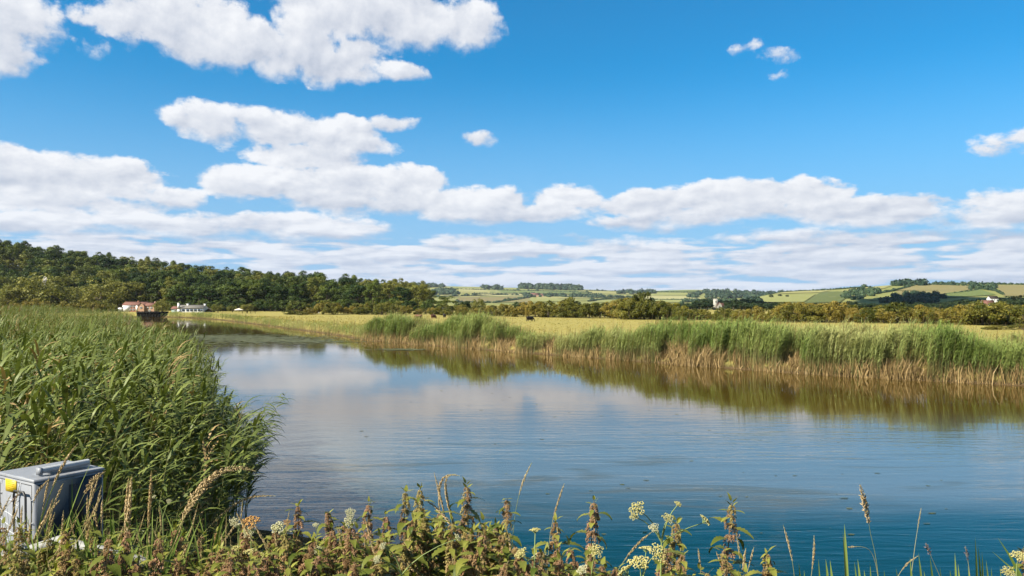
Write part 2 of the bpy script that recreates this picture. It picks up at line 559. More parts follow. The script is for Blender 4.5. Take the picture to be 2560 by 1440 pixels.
M_print = plain_mat('sticker_print', (0.42, 0.30, 0.03), 0.6, 0.2, 0.1)
M_pipe = plain_mat('grey_pipe', (0.26, 0.26, 0.24), 0.6, 0.3, 0.12, 8.0)
M_cowb = plain_mat('black_hide', (0.020, 0.014, 0.012), 0.6, 0.25, 0.3)
M_cowr = plain_mat('red_brown_hide', (0.13, 0.045, 0.025), 0.6, 0.25, 0.3)
M_debris = leaf_mat('waterside_debris', (0.09, 0.05, 0.025), (0.24, 0.15, 0.08), trans=0.0)
M_fweed = leaf_mat('floating_weed', (0.045, 0.055, 0.016), (0.11, 0.11, 0.035), trans=0.0)

# ------------------------------------------------------------------ terrain
RIGHT = [(400, -10), (200, 12), (90, 28), (45, 37), (27.4, 42.2), (23.3, 45), (18, 49.3), (12, 56.5), (7, 62.5), (-1.1, 72.1), (-12.2, 86.1),
         (-17.8, 93.4), (-22, 103), (-28, 115), (-40.8, 138.6), (-60, 174), (-73, 197), (-90, 222), (-104, 236.5), (-114, 239), (-135, 240),
         (-180, 246), (-300, 254)]
LEFT = [(-300, 230), (-180, 224), (-140, 214), (-108, 203), (-96, 195), (-80, 165), (-62, 130), (-45, 95), (-40.5, 83), (-28, 62), (-16, 39),
        (-10.7, 28), (-7.4, 20), (-5.7, 16), (-4.8, 14.6), (-2, 13.4), (0, 12.4), (4, 11.3), (12, 10.2), (30, 8), (90, -2), (200, -30), (400, -60)]
RIV = np.array(RIGHT + LEFT, float)


def seg_dist(x, y, pts, closed):
    a = np.asarray(pts, float)
    b = np.roll(a, -1, 0) if closed else a[1:]
    a = a if closed else a[:-1]
    best = np.full(x.shape, 1e9)
    for (ax, ay), (bx, by) in zip(a, b):
        ex, ey = bx - ax, by - ay
        t = np.clip(((x - ax) * ex + (y - ay) * ey) / (ex * ex + ey * ey + 1e-9), 0, 1)
        best = np.minimum(best, np.hypot(x - ax - t * ex, y - ay - t * ey))
    return best


def in_poly(x, y, pts):
    inside = np.zeros(x.shape, bool)
    n = len(pts)
    for i in range(n):
        x1, y1 = pts[i]
        x2, y2 = pts[(i + 1) % n]
        if y1 == y2:
            continue
        c = ((y1 > y) != (y2 > y)) & (x < (x2 - x1) * (y - y1) / (y2 - y1) + x1)
        inside ^= c
    return inside


HILLS = {   # photo-column skyline tables: crest height in pixels, where the slope starts and where the crest stands
    'near': (900.0, 1500.0, [1700, 1850, 1950, 2100, 2230, 2350, 2560, 2900, 3600, 4600], [-8, 2, 24, 33, 43, 48, 45, 42, 25, 5]),
    'far': (1300.0, 3000.0, [-2500, -500, 600, 1000, 1150, 1400, 1600, 1720, 1800, 2000, 2300, 3000, 5000],
            [10, 25, 34, 39, 38, 34, 26, 31, 30, 22, 20, 12, 5]),
}


def hill_z(name, x, y):
    r0, r1, xs, hs = HILLS[name]
    px = np.clip(x / np.maximum(y, 1) * F + 1280, -9000, 9000)
    top = np.interp(px, xs, hs)
    e0 = (1.0 - CZ) * F / r0
    t = np.clip((y - r0) / (r1 - r0), 0, 1)
    z = CZ + (e0 + (top - e0) * t) * np.minimum(y, r1) / F
    z = 1.0 + (z - 1.0) * np.where(y > r1, 1 - 0.6 * sstep(r1, r1 * 1.8, y), 1.0)
    return np.where((y > r0) & (top > e0), np.maximum(z, 1.0), 1.0)


def height0(x, y):
    d = seg_dist(x, y, RIV, True)
    ins = in_poly(x, y, RIV)
    # which side: north bank = meadow side
    meadow = 0.95 + 0.25 * (vnoise(x, y, 30, 3) - 0.5)
    dl = seg_dist(x, y, LEFT, False)
    dr = seg_dist(x, y, RIGHT, False)
    south = dl < dr
    bankp = 3.0 - 2.0 * sstep(3.0, 9.0, y) + 0.12 * (vnoise(x, y, 1.2, 5) - 0.5)
    inland = 0.55 + 0.95 * sstep(3.0, 16.0, d)
    bankp = bankp + (inland - bankp) * sstep(14.0, 26.0, y)
    land = np.where(south, np.minimum(bankp, d * 0.55), np.minimum(meadow, d * 0.45))
    z = np.where(ins, -np.minimum(d * 0.6, 1.6), land)
    z = np.maximum(z, np.where(y > 700, np.maximum(hill_z('near', x, y), hill_z('far', x, y)), -9))
    # wooded ridge
    gx_ = np.interp(x, [-700, -400, -279, -225, -166, -126, -83, -50], [46, 34, 23, 15.5, 9, 5, 1.5, 0.0])
    z = z + gx_ * sstep(300, 425, y) * (1 - 0.9 * sstep(520, 900, y))
    return z


gxs = 12 * np.sinh(np.linspace(-6.35, 6.35, 430))
gys = 10 + 12 * np.sinh(np.linspace(-2.6, 6.75, 330))
GX, GY = np.meshgrid(gxs, gys)
GZ = height0(GX, GY)


def H(x, y):
    """ground height under (x, y), read from the ground sheet itself"""
    x, y = np.asarray(x, float), np.asarray(y, float)
    i = np.clip(np.searchsorted(gxs, x) - 1, 0, len(gxs) - 2)
    j = np.clip(np.searchsorted(gys, y) - 1, 0, len(gys) - 2)
    u = np.clip((x - gxs[i]) / (gxs[i + 1] - gxs[i]), 0, 1)
    v = np.clip((y - gys[j]) / (gys[j + 1] - gys[j]), 0, 1)
    return (GZ[j, i] * (1 - u) + GZ[j, i + 1] * u) * (1 - v) + (GZ[j + 1, i] * (1 - u) + GZ[j + 1, i + 1] * u) * v


nx_, ny_ = len(gxs), len(gys)
ii, jj = np.meshgrid(np.arange(nx_ - 1), np.arange(ny_ - 1))
k0 = (jj * nx_ + ii).ravel()
quads = np.stack((k0, k0 + 1, k0 + nx_ + 1, k0 + nx_), 1)
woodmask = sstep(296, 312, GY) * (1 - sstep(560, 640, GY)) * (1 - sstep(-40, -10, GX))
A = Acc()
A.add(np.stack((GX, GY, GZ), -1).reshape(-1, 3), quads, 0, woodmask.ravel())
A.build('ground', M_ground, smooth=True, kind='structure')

# river water: a fine sheet lying in the channel
A = Acc()
wxs = np.linspace(-320, 420, 40)
wys = np.linspace(-80, 270, 30)
wX, wY = np.meshgrid(wxs, wys)
ii, jj = np.meshgrid(np.arange(39), np.arange(29))
k0 = (jj * 40 + ii).ravel()
A.add(np.stack((wX, wY, np.zeros_like(wX)), -1).reshape(-1, 3), np.stack((k0, k0 + 1, k0 + 41, k0 + 40), 1))
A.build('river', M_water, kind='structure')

# ------------------------------------------------------------------ fields on the far hills


def on_hill(name, px, py):
    r0, r1, xs, hs = HILLS[name]
    top = np.interp(px, xs, hs)
    e0 = (1.0 - CZ) * F / r0
    t = np.clip((HY - np.asarray(py, float) - e0) / (top - e0), 0, 1)
    d = r0 + t * (r1 - r0)
    return (np.asarray(px, float) - 1280) / F * d, d


def field_mat(name, a, b):
    m, B = new_mat(name)
    pos = B.n('ShaderNodeNewGeometry').outputs['Position']
    nz = B.noise(pos, 0.01, 4.0, 0.6)
    n2 = B.noise(B.v('MULTIPLY', pos, (0.2, 0.02, 1.0)), 1.0, 3.0, 0.6)
    cc = B.mix(B.m('MULTIPLY_ADD', n2, 0.4, B.m('MULTIPLY', nz, 0.6)), a, b)
    cc = B.mix(0.28, cc, (0.17, 0.185, 0.065))
    finish(B, bsdf(B, cc, 0.95, 0.03))
    return m


FM = {
    'straw': field_mat('straw_field', (0.26, 0.245, 0.095), (0.34, 0.305, 0.125)),
    'pale': field_mat('pale_field', (0.33, 0.30, 0.14), (0.42, 0.375, 0.18)),
    'green': field_mat('green_field', (0.09, 0.125, 0.04), (0.15, 0.185, 0.065)),
    'dgreen': field_mat('dark_green_field', (0.065, 0.085, 0.030), (0.10, 0.12, 0.042)),
    'brown': field_mat('ploughed_field', (0.17, 0.13, 0.065), (0.23, 0.17, 0.085)),
    'tan': field_mat('tan_field', (0.18, 0.145, 0.065), (0.26, 0.205, 0.095)),
    'olive': field_mat('olive_pasture', (0.20, 0.21, 0.07), (0.29, 0.28, 0.10)),
}


def field(hill, corners, fm):
    """corners: bottom-left, bottom-right, top-right, top-left in photo pixels"""
    bl, br, tr, tl = [np.array(c, float) for c in corners]
    nu, nv = 14, 5
    V = []
    for j in range(nv):
        for i in range(nu):
            u, v = i / (nu - 1), j / (nv - 1)
            p = (bl * (1 - u) + br * u) * (1 - v) + (tl * (1 - u) + tr * u) * v
            x, y = on_hill(hill, p[0], p[1])
            V.append((x, y, float(H(x, y)) + 0.9))
    Fc = [[j * nu + i, j * nu + i + 1, (j + 1) * nu + i + 1, (j + 1) * nu + i] for j in range(nv - 1) for i in range(nu - 1)]
    return Acc().add(V, Fc).build('field', FM[fm], kind='structure')


FIELDS = [
    ('far', [(1132, 755), (1330, 757), (1320, 743), (1150, 744)], 'brown'),
    ('far', [(1240, 758), (1480, 752), (1330, 744), (1320, 748)], 'olive'),
    ('far', [(1100, 745), (1200, 743), (1210, 737), (1100, 739)], 'straw'),
    ('far', [(1200, 741), (1320, 742), (1300, 735), (1200, 735)], 'pale'),
    ('far', [(1110, 733), (1260, 734), (1240, 725), (1110, 727)], 'straw'),
    ('far', [(1145, 728), (1215, 729), (1210, 722), (1150, 722)], 'pale'),
    ('far', [(1060, 728), (1110, 728), (1115, 720), (1065, 719)], 'olive'),
    ('far', [(1225, 733), (1300, 733), (1280, 725), (1225, 725)], 'green'),
    ('far', [(1340, 748), (1580, 744), (1560, 738), (1345, 738)], 'straw'),
    ('far', [(1300, 733), (1480, 735), (1450, 727), (1290, 726)], 'green'),
    ('far', [(1450, 733), (1600, 737), (1560, 729), (1440, 726)], 'straw'),
    ('far', [(1480, 757), (1720, 757), (1700, 748), (1500, 750)], 'olive'),
    ('far', [(1590, 747), (1760, 750), (1740, 741), (1600, 740)], 'pale'),
    ('far', [(1620, 740), (1740, 738), (1740, 730), (1620, 731)], 'olive'),
    ('far', [(1620, 730), (1740, 729), (1740, 726), (1640, 726)], 'green'),
    ('far', [(1760, 746), (1900, 742), (1900, 737), (1760, 740)], 'straw'),
    ('far', [(1500, 729), (1600, 731), (1590, 728), (1500, 727)], 'dgreen'),
    ('near', [(1880, 757), (2010, 756), (2040, 736), (1900, 738)], 'olive'),
    ('near', [(1900, 736), (2050, 732), (2080, 727), (1930, 729)], 'straw'),
    ('near', [(2010, 759), (2100, 757), (2140, 727), (2050, 732)], 'dgreen'),
    ('near', [(2060, 748), (2150, 746), (2170, 738), (2080, 741)], 'straw'),
    ('near', [(2090, 731), (2210, 722), (2230, 714), (2130, 722)], 'straw'),
    ('near', [(2250, 738), (2330, 741), (2420, 726), (2240, 728)], 'tan'),
    ('near', [(2240, 727), (2425, 726), (2420, 715), (2290, 712)], 'tan'),
    ('near', [(2300, 750), (2490, 738), (2450, 724), (2310, 740)], 'green'),
    ('near', [(2510, 741), (2700, 742), (2700, 714), (2490, 714)], 'tan'),
    ('near', [(2170, 752), (2300, 752), (2280, 742), (2200, 742)], 'olive'),
]
for f in FIELDS:
    field(*f)


def ico():
    t = (1 + 5 ** 0.5) / 2
    v = np.array([(-1, t, 0), (1, t, 0), (-1, -t, 0), (1, -t, 0), (0, -1, t), (0, 1, t), (0, -1, -t), (0, 1, -t), (t, 0, -1), (t, 0, 1), (-t, 0, -1), (-t, 0, 1)], float)
    v /= np.linalg.norm(v[0])
    f = [(0, 11, 5), (0, 5, 1), (0, 1, 7), (0, 7, 10), (0, 10, 11), (1, 5, 9), (5, 11, 4), (11, 10, 2), (10, 7, 6), (7, 1, 8),
         (3, 9, 4), (3, 4, 2), (3, 2, 6), (3, 6, 8), (3, 8, 9), (4, 9, 5), (2, 4, 11), (6, 2, 10), (8, 6, 7), (9, 8, 1)]
    mid, out = {}, []
    v = list(v)

    def mp(a, b):
        k = (min(a, b), max(a, b))
        if k not in mid:
            p = v[a] + v[b]
            v.append(p / np.linalg.norm(p))
            mid[k] = len(v) - 1
        return mid[k]
    for a, b, c in f:
        ab, bc, ca = mp(a, b), mp(b, c), mp(c, a)
        out += [(a, ab, ca), (b, bc, ab), (c, ca, bc), (ab, bc, ca)]
    return np.array(v), np.array(out)


ICO_V, ICO_F = ico()


def blobs(A, pts, rad, flat=0.8):
    for (x, y), r in zip(pts, rad):
        c = np.array((x, y, float(H(x, y)) + 0.45 * r))
        V = ICO_V * (1 + 0.3 * (rng.random((len(ICO_V), 1)) - 0.5)) * r * 0.82 * np.array((1, 1, flat))
        t0 = 0.5 + 0.7 * (rng.random() - 0.5)
        A.add(V + c, ICO_F, 0, np.clip(t0 + 0.25 * (rng.random(len(V)) - 0.5), 0, 1))
        n = 34
        dv = rng.normal(size=(n, 3))
        dv[:, 2] = np.abs(dv[:, 2])
        dv /= np.linalg.norm(dv, axis=1)[:, None]
        pos = c + dv * r * rng.uniform(0.75, 1.12, (n, 1)) * np.array((1, 1, flat))
        nr = dv + 0.7 * rng.normal(size=(n, 3))
        a = np.cross(nr, rng.normal(size=(n, 3)))
        a /= np.linalg.norm(a, axis=1)[:, None]
        b = np.cross(nr / np.linalg.norm(nr, axis=1)[:, None], a)
        L = r * rng.uniform(0.14, 0.30, (n, 1))
        Q = np.stack((pos - a * L, pos + b * L, pos + a * L, pos - b * L), 1).reshape(-1, 3)
        A.add(Q, np.arange(4 * n).reshape(-1, 4), 0, np.repeat(np.clip(t0 + 0.6 * (rng.random(n) - 0.5), 0, 1), 4))


def hedgerow(hill, pts, r, label):
    A = Acc()
    pts = np.array(pts, float)
    P2, rr = [], []
    for (x0, y0), (x1, y1) in zip(pts[:-1], pts[1:]):
        a = np.array(on_hill(hill, x0, y0))
        b = np.array(on_hill(hill, x1, y1))
        n = max(2, int(np.linalg.norm(b - a) / (r * 1.5)))
        for i in range(n):
            P2.append(a + (b - a) * (i + rng.random() * 0.6) / n)
            rr.append(r * rng.uniform(0.6, 1.25) * (1.9 if rng.random() < 0.07 else 1))
    blobs(A, P2, rr)
    return A.build('hedgerow', M_far, label=label, cat='hedge', group='hedgerows between the far fields')


HEDGES = [
    ('far', [(1000, 741), (1100, 744), (1150, 742), (1250, 738), (1345, 741), (1480, 745), (1580, 744)], 3.0),
    ('far', [(1130, 757), (1240, 757.5), (1325, 744)], 2.6),
    ('far', [(1180, 735), (1300, 735), (1400, 738), (1560, 741)], 3.0),
    ('far', [(1110, 724), (1250, 726), (1380, 729), (1480, 733)], 3.2),
    ('far', [(1470, 754), (1520, 749), (1600, 747)], 2.6),
    ('far', [(1500, 748), (1650, 750), (1760, 752)], 2.4),
    ('far', [(1440, 726), (1600, 731), (1740, 733)], 3.2),
    ('near', [(1890, 731), (1990, 728), (2080, 724), (2180, 714)], 2.2),
    ('near', [(2170, 738), (2240, 727), (2290, 713), (2420, 716)], 2.4),
    ('near', [(2380, 711), (2480, 711), (2620, 712), (2750, 715)], 2.6),
    ('near', [(2300, 743), (2420, 730), (2452, 724)], 1.0),
    ('near', [(2450, 722), (2490, 728), (2510, 738)], 2.4),
]
HL = ['long dark hedge above the ploughed field on the far hill', 'hedge along the bottom of the ploughed field', 'hedge line across the middle of the far fields',
      'high hedge line below the long hilltop wood', 'short slanting hedge beside the tall bush', 'low hedge below the pale field behind the tall bush',
      'hedge near the far skyline', 'hedge running up the long ridge of the near hill', 'hedge climbing to the round hilltop clump',
      'hedge along the crest at the right end of the near hill', 'thin hedge between the tan and the green hill field', 'hedge dropping beside the pale hill track']
for (hl, pts, r), lb in zip(HEDGES, HL):
    hedgerow(hl, pts, r, lb)


def far_wood(hill, poly, n, r, label):
    """poly in photo pixels; the wood fills it"""
    A = Acc()
    poly = np.array(poly, float)
    lo, hi = poly.min(0), poly.max(0)
    P2, rr = [], []
    while len(P2) < n:
        p = lo + (hi - lo) * rng.random(2)
        if in_poly(np.array([p[0]]), np.array([p[1]]), poly)[0]:
            P2.append(np.array(on_hill(hill, *p)))
            rr.append(r * rng.uniform(0.7, 1.3))
    blobs(A, P2, rr, 1.0)
    return A.build('far_wood', M_far, label=label, cat='wood', kind='stuff')


far_wood('near', [(2234, 715), (2312, 715), (2308, 711), (2240, 711)], 50, 6.5, 'round dark clump of trees on the near hill crest')
far_wood('near', [(2090, 749), (2150, 752), (2222, 727), (2180, 724), (2120, 729)], 46, 4.5, 'dark wood slanting down the near hill')
far_wood('near', [(2200, 760), (2330, 760), (2380, 745), (2300, 734), (2240, 742)], 60, 4.5, 'dark wood at the foot of the tan hill field')
far_wood('near', [(2425, 725), (2490, 725), (2485, 713), (2430, 713)], 26, 4.5, 'dark copse at the top of the green hill field')
far_wood('near', [(2320, 713), (2420, 713), (2400, 711), (2330, 711)], 20, 4.0, 'ragged tree line on the crest beside the round clump')
far_wood('near', [(1700, 762), (1900, 762), (1900, 756), (1720, 754)], 60, 5.0, 'dark trees along the hill foot behind the church')
far_wood('far', [(1298, 722), (1455, 727), (1450, 723), (1300, 718)], 130, 11.0, 'long blue dark wood on the far skyline')
far_wood('far', [(990, 721), (1110, 721), (1100, 717), (1000, 717)], 60, 8.0, 'dark wood on the skyline above the hillside trees')
far_wood('far', [(1205, 722), (1260, 725), (1250, 721), (1210, 720)], 24, 9.0, 'small dark copse on the far skyline beside the long wood')
far_wood('far', [(1080, 739), (1145, 738), (1140, 729), (1085, 731)], 50, 8.0, 'green wood among the straw fields')
far_wood('far', [(1310, 743), (1520, 745), (1500, 740), (1310, 738)], 60, 6.0, 'trees round the far farmhouse')
far_wood('far', [(1720, 745), (1890, 748), (1990, 741), (1960, 733), (1760, 730)], 150, 8.0, 'pale green wood on the far slope behind the church')
far_wood('far', [(1540, 737), (1640, 735), (1630, 731), (1550, 732)], 40, 8.0, 'wood in the dip of the far hills')

# ------------------------------------------------------------------ trees and bushes


def crown_mesh(name, mat, rx, rz, nclump, nleaf, leaf, cr=(0.28, 0.45), seed=0, up=0.35, droop=0.0):
    """foliage volume: leaf-sized faces spread over many clumps inside an uneven crown; origin at the crown's centre"""
    g = np.random.default_rng(seed)
    A = Acc()
    cen, rad = [], []
    lobes = [(g.uniform(0, 2 * np.pi), g.uniform(-0.6, 0.8), g.uniform(0.75, 1.2)) for _ in range(6)]
    for i in range(nclump):
        th, u = g.uniform(0, 2 * np.pi), g.uniform(-0.75, 1.0)
        s = 0.55 + 0.45 * g.random() ** 0.5
        k = 1.0
        for a, b, m in lobes:
            k += (m - 1) * np.exp(-((np.angle(np.exp(1j * (th - a)))) ** 2 / 0.5 + (u - b) ** 2 / 0.3))
        w = np.sqrt(max(0.0, 1 - u * u * 0.92)) * s * k
        cen.append((np.cos(th) * w * rx, np.sin(th) * w * rx, u * rz * s * k))
        rad.append(g.uniform(*cr) * min(rx, rz))
    per = nleaf // nclump
    for c, r in zip(cen, rad):
        c = np.array(c)
        d = g.normal(size=(per, 3))
        d[:, 2] += up
        d /= np.linalg.norm(d, axis=1)[:, None]
        rr = r * (0.55 + 0.5 * g.random((per, 1)))
        pos = c + d * rr * np.array((1.1, 1.1, 0.8))
        pos[:, 2] -= droop * (1 - d[:, 2]) * r
        nrm = d + 0.5 * g.normal(size=(per, 3))
        nrm /= np.linalg.norm(nrm, axis=1)[:, None]
        a = np.cross(nrm, g.normal(size=(per, 3)))
        a /= np.linalg.norm(a, axis=1)[:, None] + 1e-9
        b = np.cross(nrm, a)
        L = leaf * g.uniform(0.6, 1.3, (per, 1))
        V = np.stack((pos - a * L, pos + b * L * 0.55, pos + a * L, pos - b * L * 0.55), 1).reshape(-1, 3)
        t = np.clip(g.uniform(0.15, 0.85) + 0.35 * (g.random(per) - 0.5), 0, 1)
        A.add(V, np.arange(per * 4).reshape(-1, 4), 0, np.repeat(t, 4))
    return A.mesh(name, mat)


def trunk_mesh(name, h, r, seed):
    g = np.random.default_rng(seed)
    A = Acc()
    top = np.array((g.uniform(-0.4, 0.4), g.uniform(-0.4, 0.4), h))
    A.add(*tube(bez((0, 0, -0.5), (g.uniform(-.3, .3), g.uniform(-.3, .3), h * 0.5), top, 7), np.linspace(r, r * 0.25, 7), 7))
    for i in range(6):
        z = h * g.uniform(0.35, 0.8)
        a = g.uniform(0, 2 * np.pi)
        L = h * g.uniform(0.25, 0.42)
        e = np.array((np.cos(a) * L, np.sin(a) * L, z + L * 0.7))
        A.add(*tube(bez((0, 0, z), (e[0] * .5, e[1] * .5, z + L * 0.2), e, 5), np.linspace(r * 0.45, r * 0.08, 5), 5))
    return A.mesh(name, M_bark)


class Proto:
    def __init__(self, n, mat, rx, rz, base, nclump, nleaf, leaf, seed, **kw):
        self.it = []
        for i in range(n):
            cm = crown_mesh('crown', mat, rx * (0.9 + 0.2 * ((i * 7) % 5) / 4), rz * (0.9 + 0.25 * ((i * 3) % 4) / 3), nclump, nleaf, leaf, seed=seed + i, **kw)
            tm = trunk_mesh('trunk', base + rz * 1.2, 0.05 * (base + rz * 2), seed + i)
            self.it.append((cm, tm))
        self.base, self.rz, self.rx = base, rz, rx

    def put(self, name, x, y, height, width=None, z=None, **tags):
        """a tree standing on the ground, height to its top, width across its crown"""
        cm, tm = self.it[rng.integers(len(self.it))]
        z = float(H(x, y)) - 0.1 if z is None else z
        s = height / (self.base + 2 * self.rz)
        w = s if width is None else width / (2.05 * self.rx)
        t = empty(name, (x, y, z), rng.uniform(0, 6.28), (w, w, s), **tags)
        link('crown', cm, t, Matrix.Translation((0, 0, self.base + self.rz)))
        link('trunk', tm, t)
        return t


wood_p = Proto(7, M_wood, 4.6, 6.6, 0.8, 36, 5400, 0.30, 100, cr=(0.24, 0.42), up=0.7)
willow_p = Proto(3, M_willow, 5.0, 4.6, 1.6, 46, 3000, 0.32, 200, cr=(0.2, 0.36), droop=0.5)
bush_p = Proto(6, M_bush, 3.2, 2.1, 0.0, 30, 3000, 0.20, 300, cr=(0.28, 0.48), up=0.6)
dark_p = Proto(4, M_dark, 4.8, 4.4, 1.6, 40, 1500, 0.55, 400, cr=(0.24, 0.42), up=0.5)
purple_p = Proto(1, M_purple, 4.0, 4.2, 1.5, 36, 1500, 0.5, 500)



def pick(px, table):
    for lim, txt in table:
        if px < lim:
            return txt
    return table[-1][1]


# wooded ridge behind the river houses
WSEG = [(100, 'at the frame edge left of the chalk scar'), (230, 'above the willows beside the chalk scar'), (340, 'above the red roofed house'), (430, 'behind the round golden willow'),
        (530, 'behind the white bungalow'), (640, 'behind the cream parasol'), (740, 'between the parasol and the white van'), (840, 'behind the white van'), (940, 'just past the white van'), (9999, 'at the low end of the wood')]
WROW = ['front row tree', 'second row tree', 'mid slope tree', 'mid slope tree', 'upper slope tree', 'upper slope tree', 'skyline tree', 'skyline tree', 'skyline tree']
WOODLAB = 'dark broadleaf tree in the dense wood on the hillside behind the river houses'
nw = 0
for row, d0 in enumerate((312, 326, 342, 360, 380, 402, 426, 452, 480)):
    step = 5.9 + row * 0.25
    xl, xr = (-150 - 1280) / F * d0, (1075 - 1280) / F * d0
    x = xl + rng.random() * 5
    while x < xr and nw < 298:
        d = d0 + rng.uniform(-6, 6)
        px = x / d * F + 1280
        edge = np.interp(px, [-200, 880, 1000, 1080], [1, 1, 0.85, 0.7])
        if row >= 6 and px > 820:
            x += step
            continue
        hgt = rng.uniform(11.0, 15.5) * edge * (0.85 if row == 0 else 1)
        wood_p.put('woodland_tree', x, d, hgt, rng.uniform(8.5, 11.5) * edge, label='dark broadleaf ' + WROW[row] + ' ' + pick(px, WSEG), cat='tree', group='trees of the wooded hillside')
        nw += 1
        x += step * rng.uniform(0.75, 1.2) * (1.15 if row > 2 else 1)

# undergrowth closing the foot of the wood
under_p = Proto(3, M_wood, 3.2, 2.3, 0.0, 26, 2400, 0.26, 600, cr=(0.28, 0.48), up=0.6)
px = 440.0
while px < 1085:
    d = np.interp(px, [440, 760, 1085], [300, 297, 285]) + rng.uniform(-4, 4)
    x = (px - 1280) / F * d
    under_p.put('understorey_bush', x, d, rng.uniform(2.6, 4.4), rng.uniform(4.5, 7.0), label='dark bush closing the foot of the wood ' + pick(px, WSEG), cat='bush', group='undergrowth at the foot of the wood')
    px += rng.uniform(14, 24)

# paler trees and willows standing in front of the wood
FRONT = [  # px, top y, width px, depth, label
    (20, 715, 130, 268, 'pale green spreading tree at the frame edge before the wood'), (60, 702, 90, 285, 'yellow green tree top behind the spreading willows'),
    (100, 692, 110, 272, 'tall rounded willow below the pale chalk scar'), (150, 712, 90, 270, 'soft feathery willow beside the tall rounded willow'),
    (250, 705, 90, 292, 'green tree with yellow top left of the red brick house'), (215, 708, 70, 300, 'smaller pale tree between the willows and the brick house'),
    (300, 710, 70, 305, 'pale topped tree rising directly behind the red roofed house')]
for px, ty, w, d, lb in FRONT:
    p = P(px, ty, d)
    willow_p.put('willow_tree', p[0], d, p[2] - float(H(p[0], d)), w / F * d, label=lb, cat='tree')
ROUND = [(405, 751, 40, 272, 'round golden willow between the brick house and the white bungalow'), (545, 759, 30, 270, 'round golden bush just beyond the bungalow shed'),
         (581, 763, 24, 276, 'small round bush left of the cream parasol'), (618, 758, 36, 268, 'round golden bush right of the cream parasol'),
         (258, 752, 40, 262, 'small ragged tree in front of the brick house garden'), (283, 760, 20, 262, 'tiny bush against the white house end')]
for px, ty, w, d, lb in ROUND:
    p = P(px, ty, d)
    willow_p.put('round_willow', p[0], d, p[2] - float(H(p[0], d)), w / F * d, label=lb, cat='tree')

# scrub along the foot of the wood and the hedge of bushes across the meadow
for px, ty, w, d in [(15, 752, 60, 258), (60, 757, 50, 258), (95, 752, 55, 260), (130, 757, 50, 258), (165, 758, 50, 258), (200, 751, 55, 259), (232, 757, 45, 257)]:
    p = P(px, ty, d)
    bush_p.put('scrub_bush', p[0], d, p[2] - float(H(p[0], d)), w / F * d, label='brown green scrub bush behind the reeds at the foot of the wood', cat='bush', group='scrub below the willows')

TOPX = [740, 780, 830, 880, 900, 950, 1000, 1060, 1100, 1150, 1200, 1250, 1330, 1400, 1450, 1500, 1560, 1640, 1690, 1750, 1850, 1920, 1960, 1990, 2030, 2080, 2150, 2200, 2240, 2330, 2400, 2450, 2500, 2560, 2680]
TOPY = [782, 770, 760, 772, 768, 764, 768, 772, 775, 772, 768, 770, 764, 758, 763, 758, 754, 760, 772, 779, 780, 778, 772, 764, 768, 766, 778, 772, 768, 776, 772, 762, 766, 772, 770]
DPX, DPY = [700, 1100, 1400, 1650, 1900, 2200, 2560, 2700], [222, 206, 182, 158, 140, 128, 116, 112]
HSEG = [(900, 'by the white van'), (1000, 'above the end of the tall reed stand'), (1120, 'behind the brown cattle'), (1230, 'below the ploughed field'), (1330, 'behind the black cow'), (1440, 'below the purple leaved tree'),
        (1540, 'just before the tall pointed bush'), (1700, 'at the foot of the tall pointed bush'), (1830, 'in front of the church'), (1960, 'just past the church'), (2110, 'around the twin hawthorns'),
        (2250, 'below the dark hill wood'), (2400, 'below the tan hill field'), (9999, 'in front of the white villa')]
px = 735.0
while px < 2640:
    for layer in range(3):
        qx_ = px + rng.uniform(-14, 14)
        d = np.interp(qx_, DPX, DPY) + layer * 5 + rng.uniform(-3, 3)
        ty = np.interp(qx_, TOPX, TOPY) - 4 + rng.uniform(-6, 5) + (6 if layer == 0 else 0)
        if layer == 0 and rng.random() < 0.35:
            continue
        p = P(qx_, ty, d)
        hgt = max(1.2, p[2] - float(H(p[0], d)))
        bush_p.put('hedge_bush', p[0], d, hgt, max(3.4, hgt * rng.uniform(1.3, 1.9)), label='golden hawthorn bush in the hedge ' + ('front ', 'middle ', 'back ')[layer] + pick(qx_, HSEG), cat='bush', group='bushes of the long meadow hedge')
    px += rng.uniform(24, 44)
SPECIAL = [(1610, 729, 70, 162, 'tall pointed bush towering above the middle of the meadow hedge'), (1575, 750, 70, 160, 'broad bush leaning on the tall pointed bush'),
           (1650, 752, 60, 158, 'rounded bush at the right flank of the tall pointed bush'), (2490, 812, 75, 102, 'low bramble mound in the meadow before the hedge end'),
           (2555, 807, 80, 102, 'bramble mound cut by the frame edge in the meadow'), (750, 778, 18, 215, 'tiny round bush left of the white van'),
           (776, 784, 44, 226, 'low scrub patch in front of the white van'), (1985, 760, 64, 134, 'big dark based hawthorn left of its twin in the hedge'),
           (2070, 761, 66, 131, 'big dark based hawthorn right of its twin in the hedge'), (2455, 758, 115, 118, 'largest golden hawthorn near the end of the hedge')]
for px, ty, w, d, lb in SPECIAL:
    p = P(px, ty, d)
    bush_p.put('hedge_bush', p[0], d, p[2] - float(H(p[0], d)), w / F * d, label=lb, cat='bush')
MID = [(1115, 743, 48, 245, wood_p, 'round topped tree standing off the end of the wood'), (1155, 752, 42, 250, dark_p, 'dark tree between the wood end and the pale tree'),
       (1195, 746, 34, 248, willow_p, 'pale upright tree alone behind the hedge'), (1300, 753, 40, 260, dark_p, 'dark rounded tree behind the hedge below the farmhouse'),
       (1340, 756, 34, 258, dark_p, 'second dark tree behind the hedge below the farmhouse'), (1412, 747, 26, 330, purple_p, 'purple leaved tree standing dark behind the hedge'),
       (1440, 752, 30, 320, dark_p, 'green tree right of the purple leaved tree')]
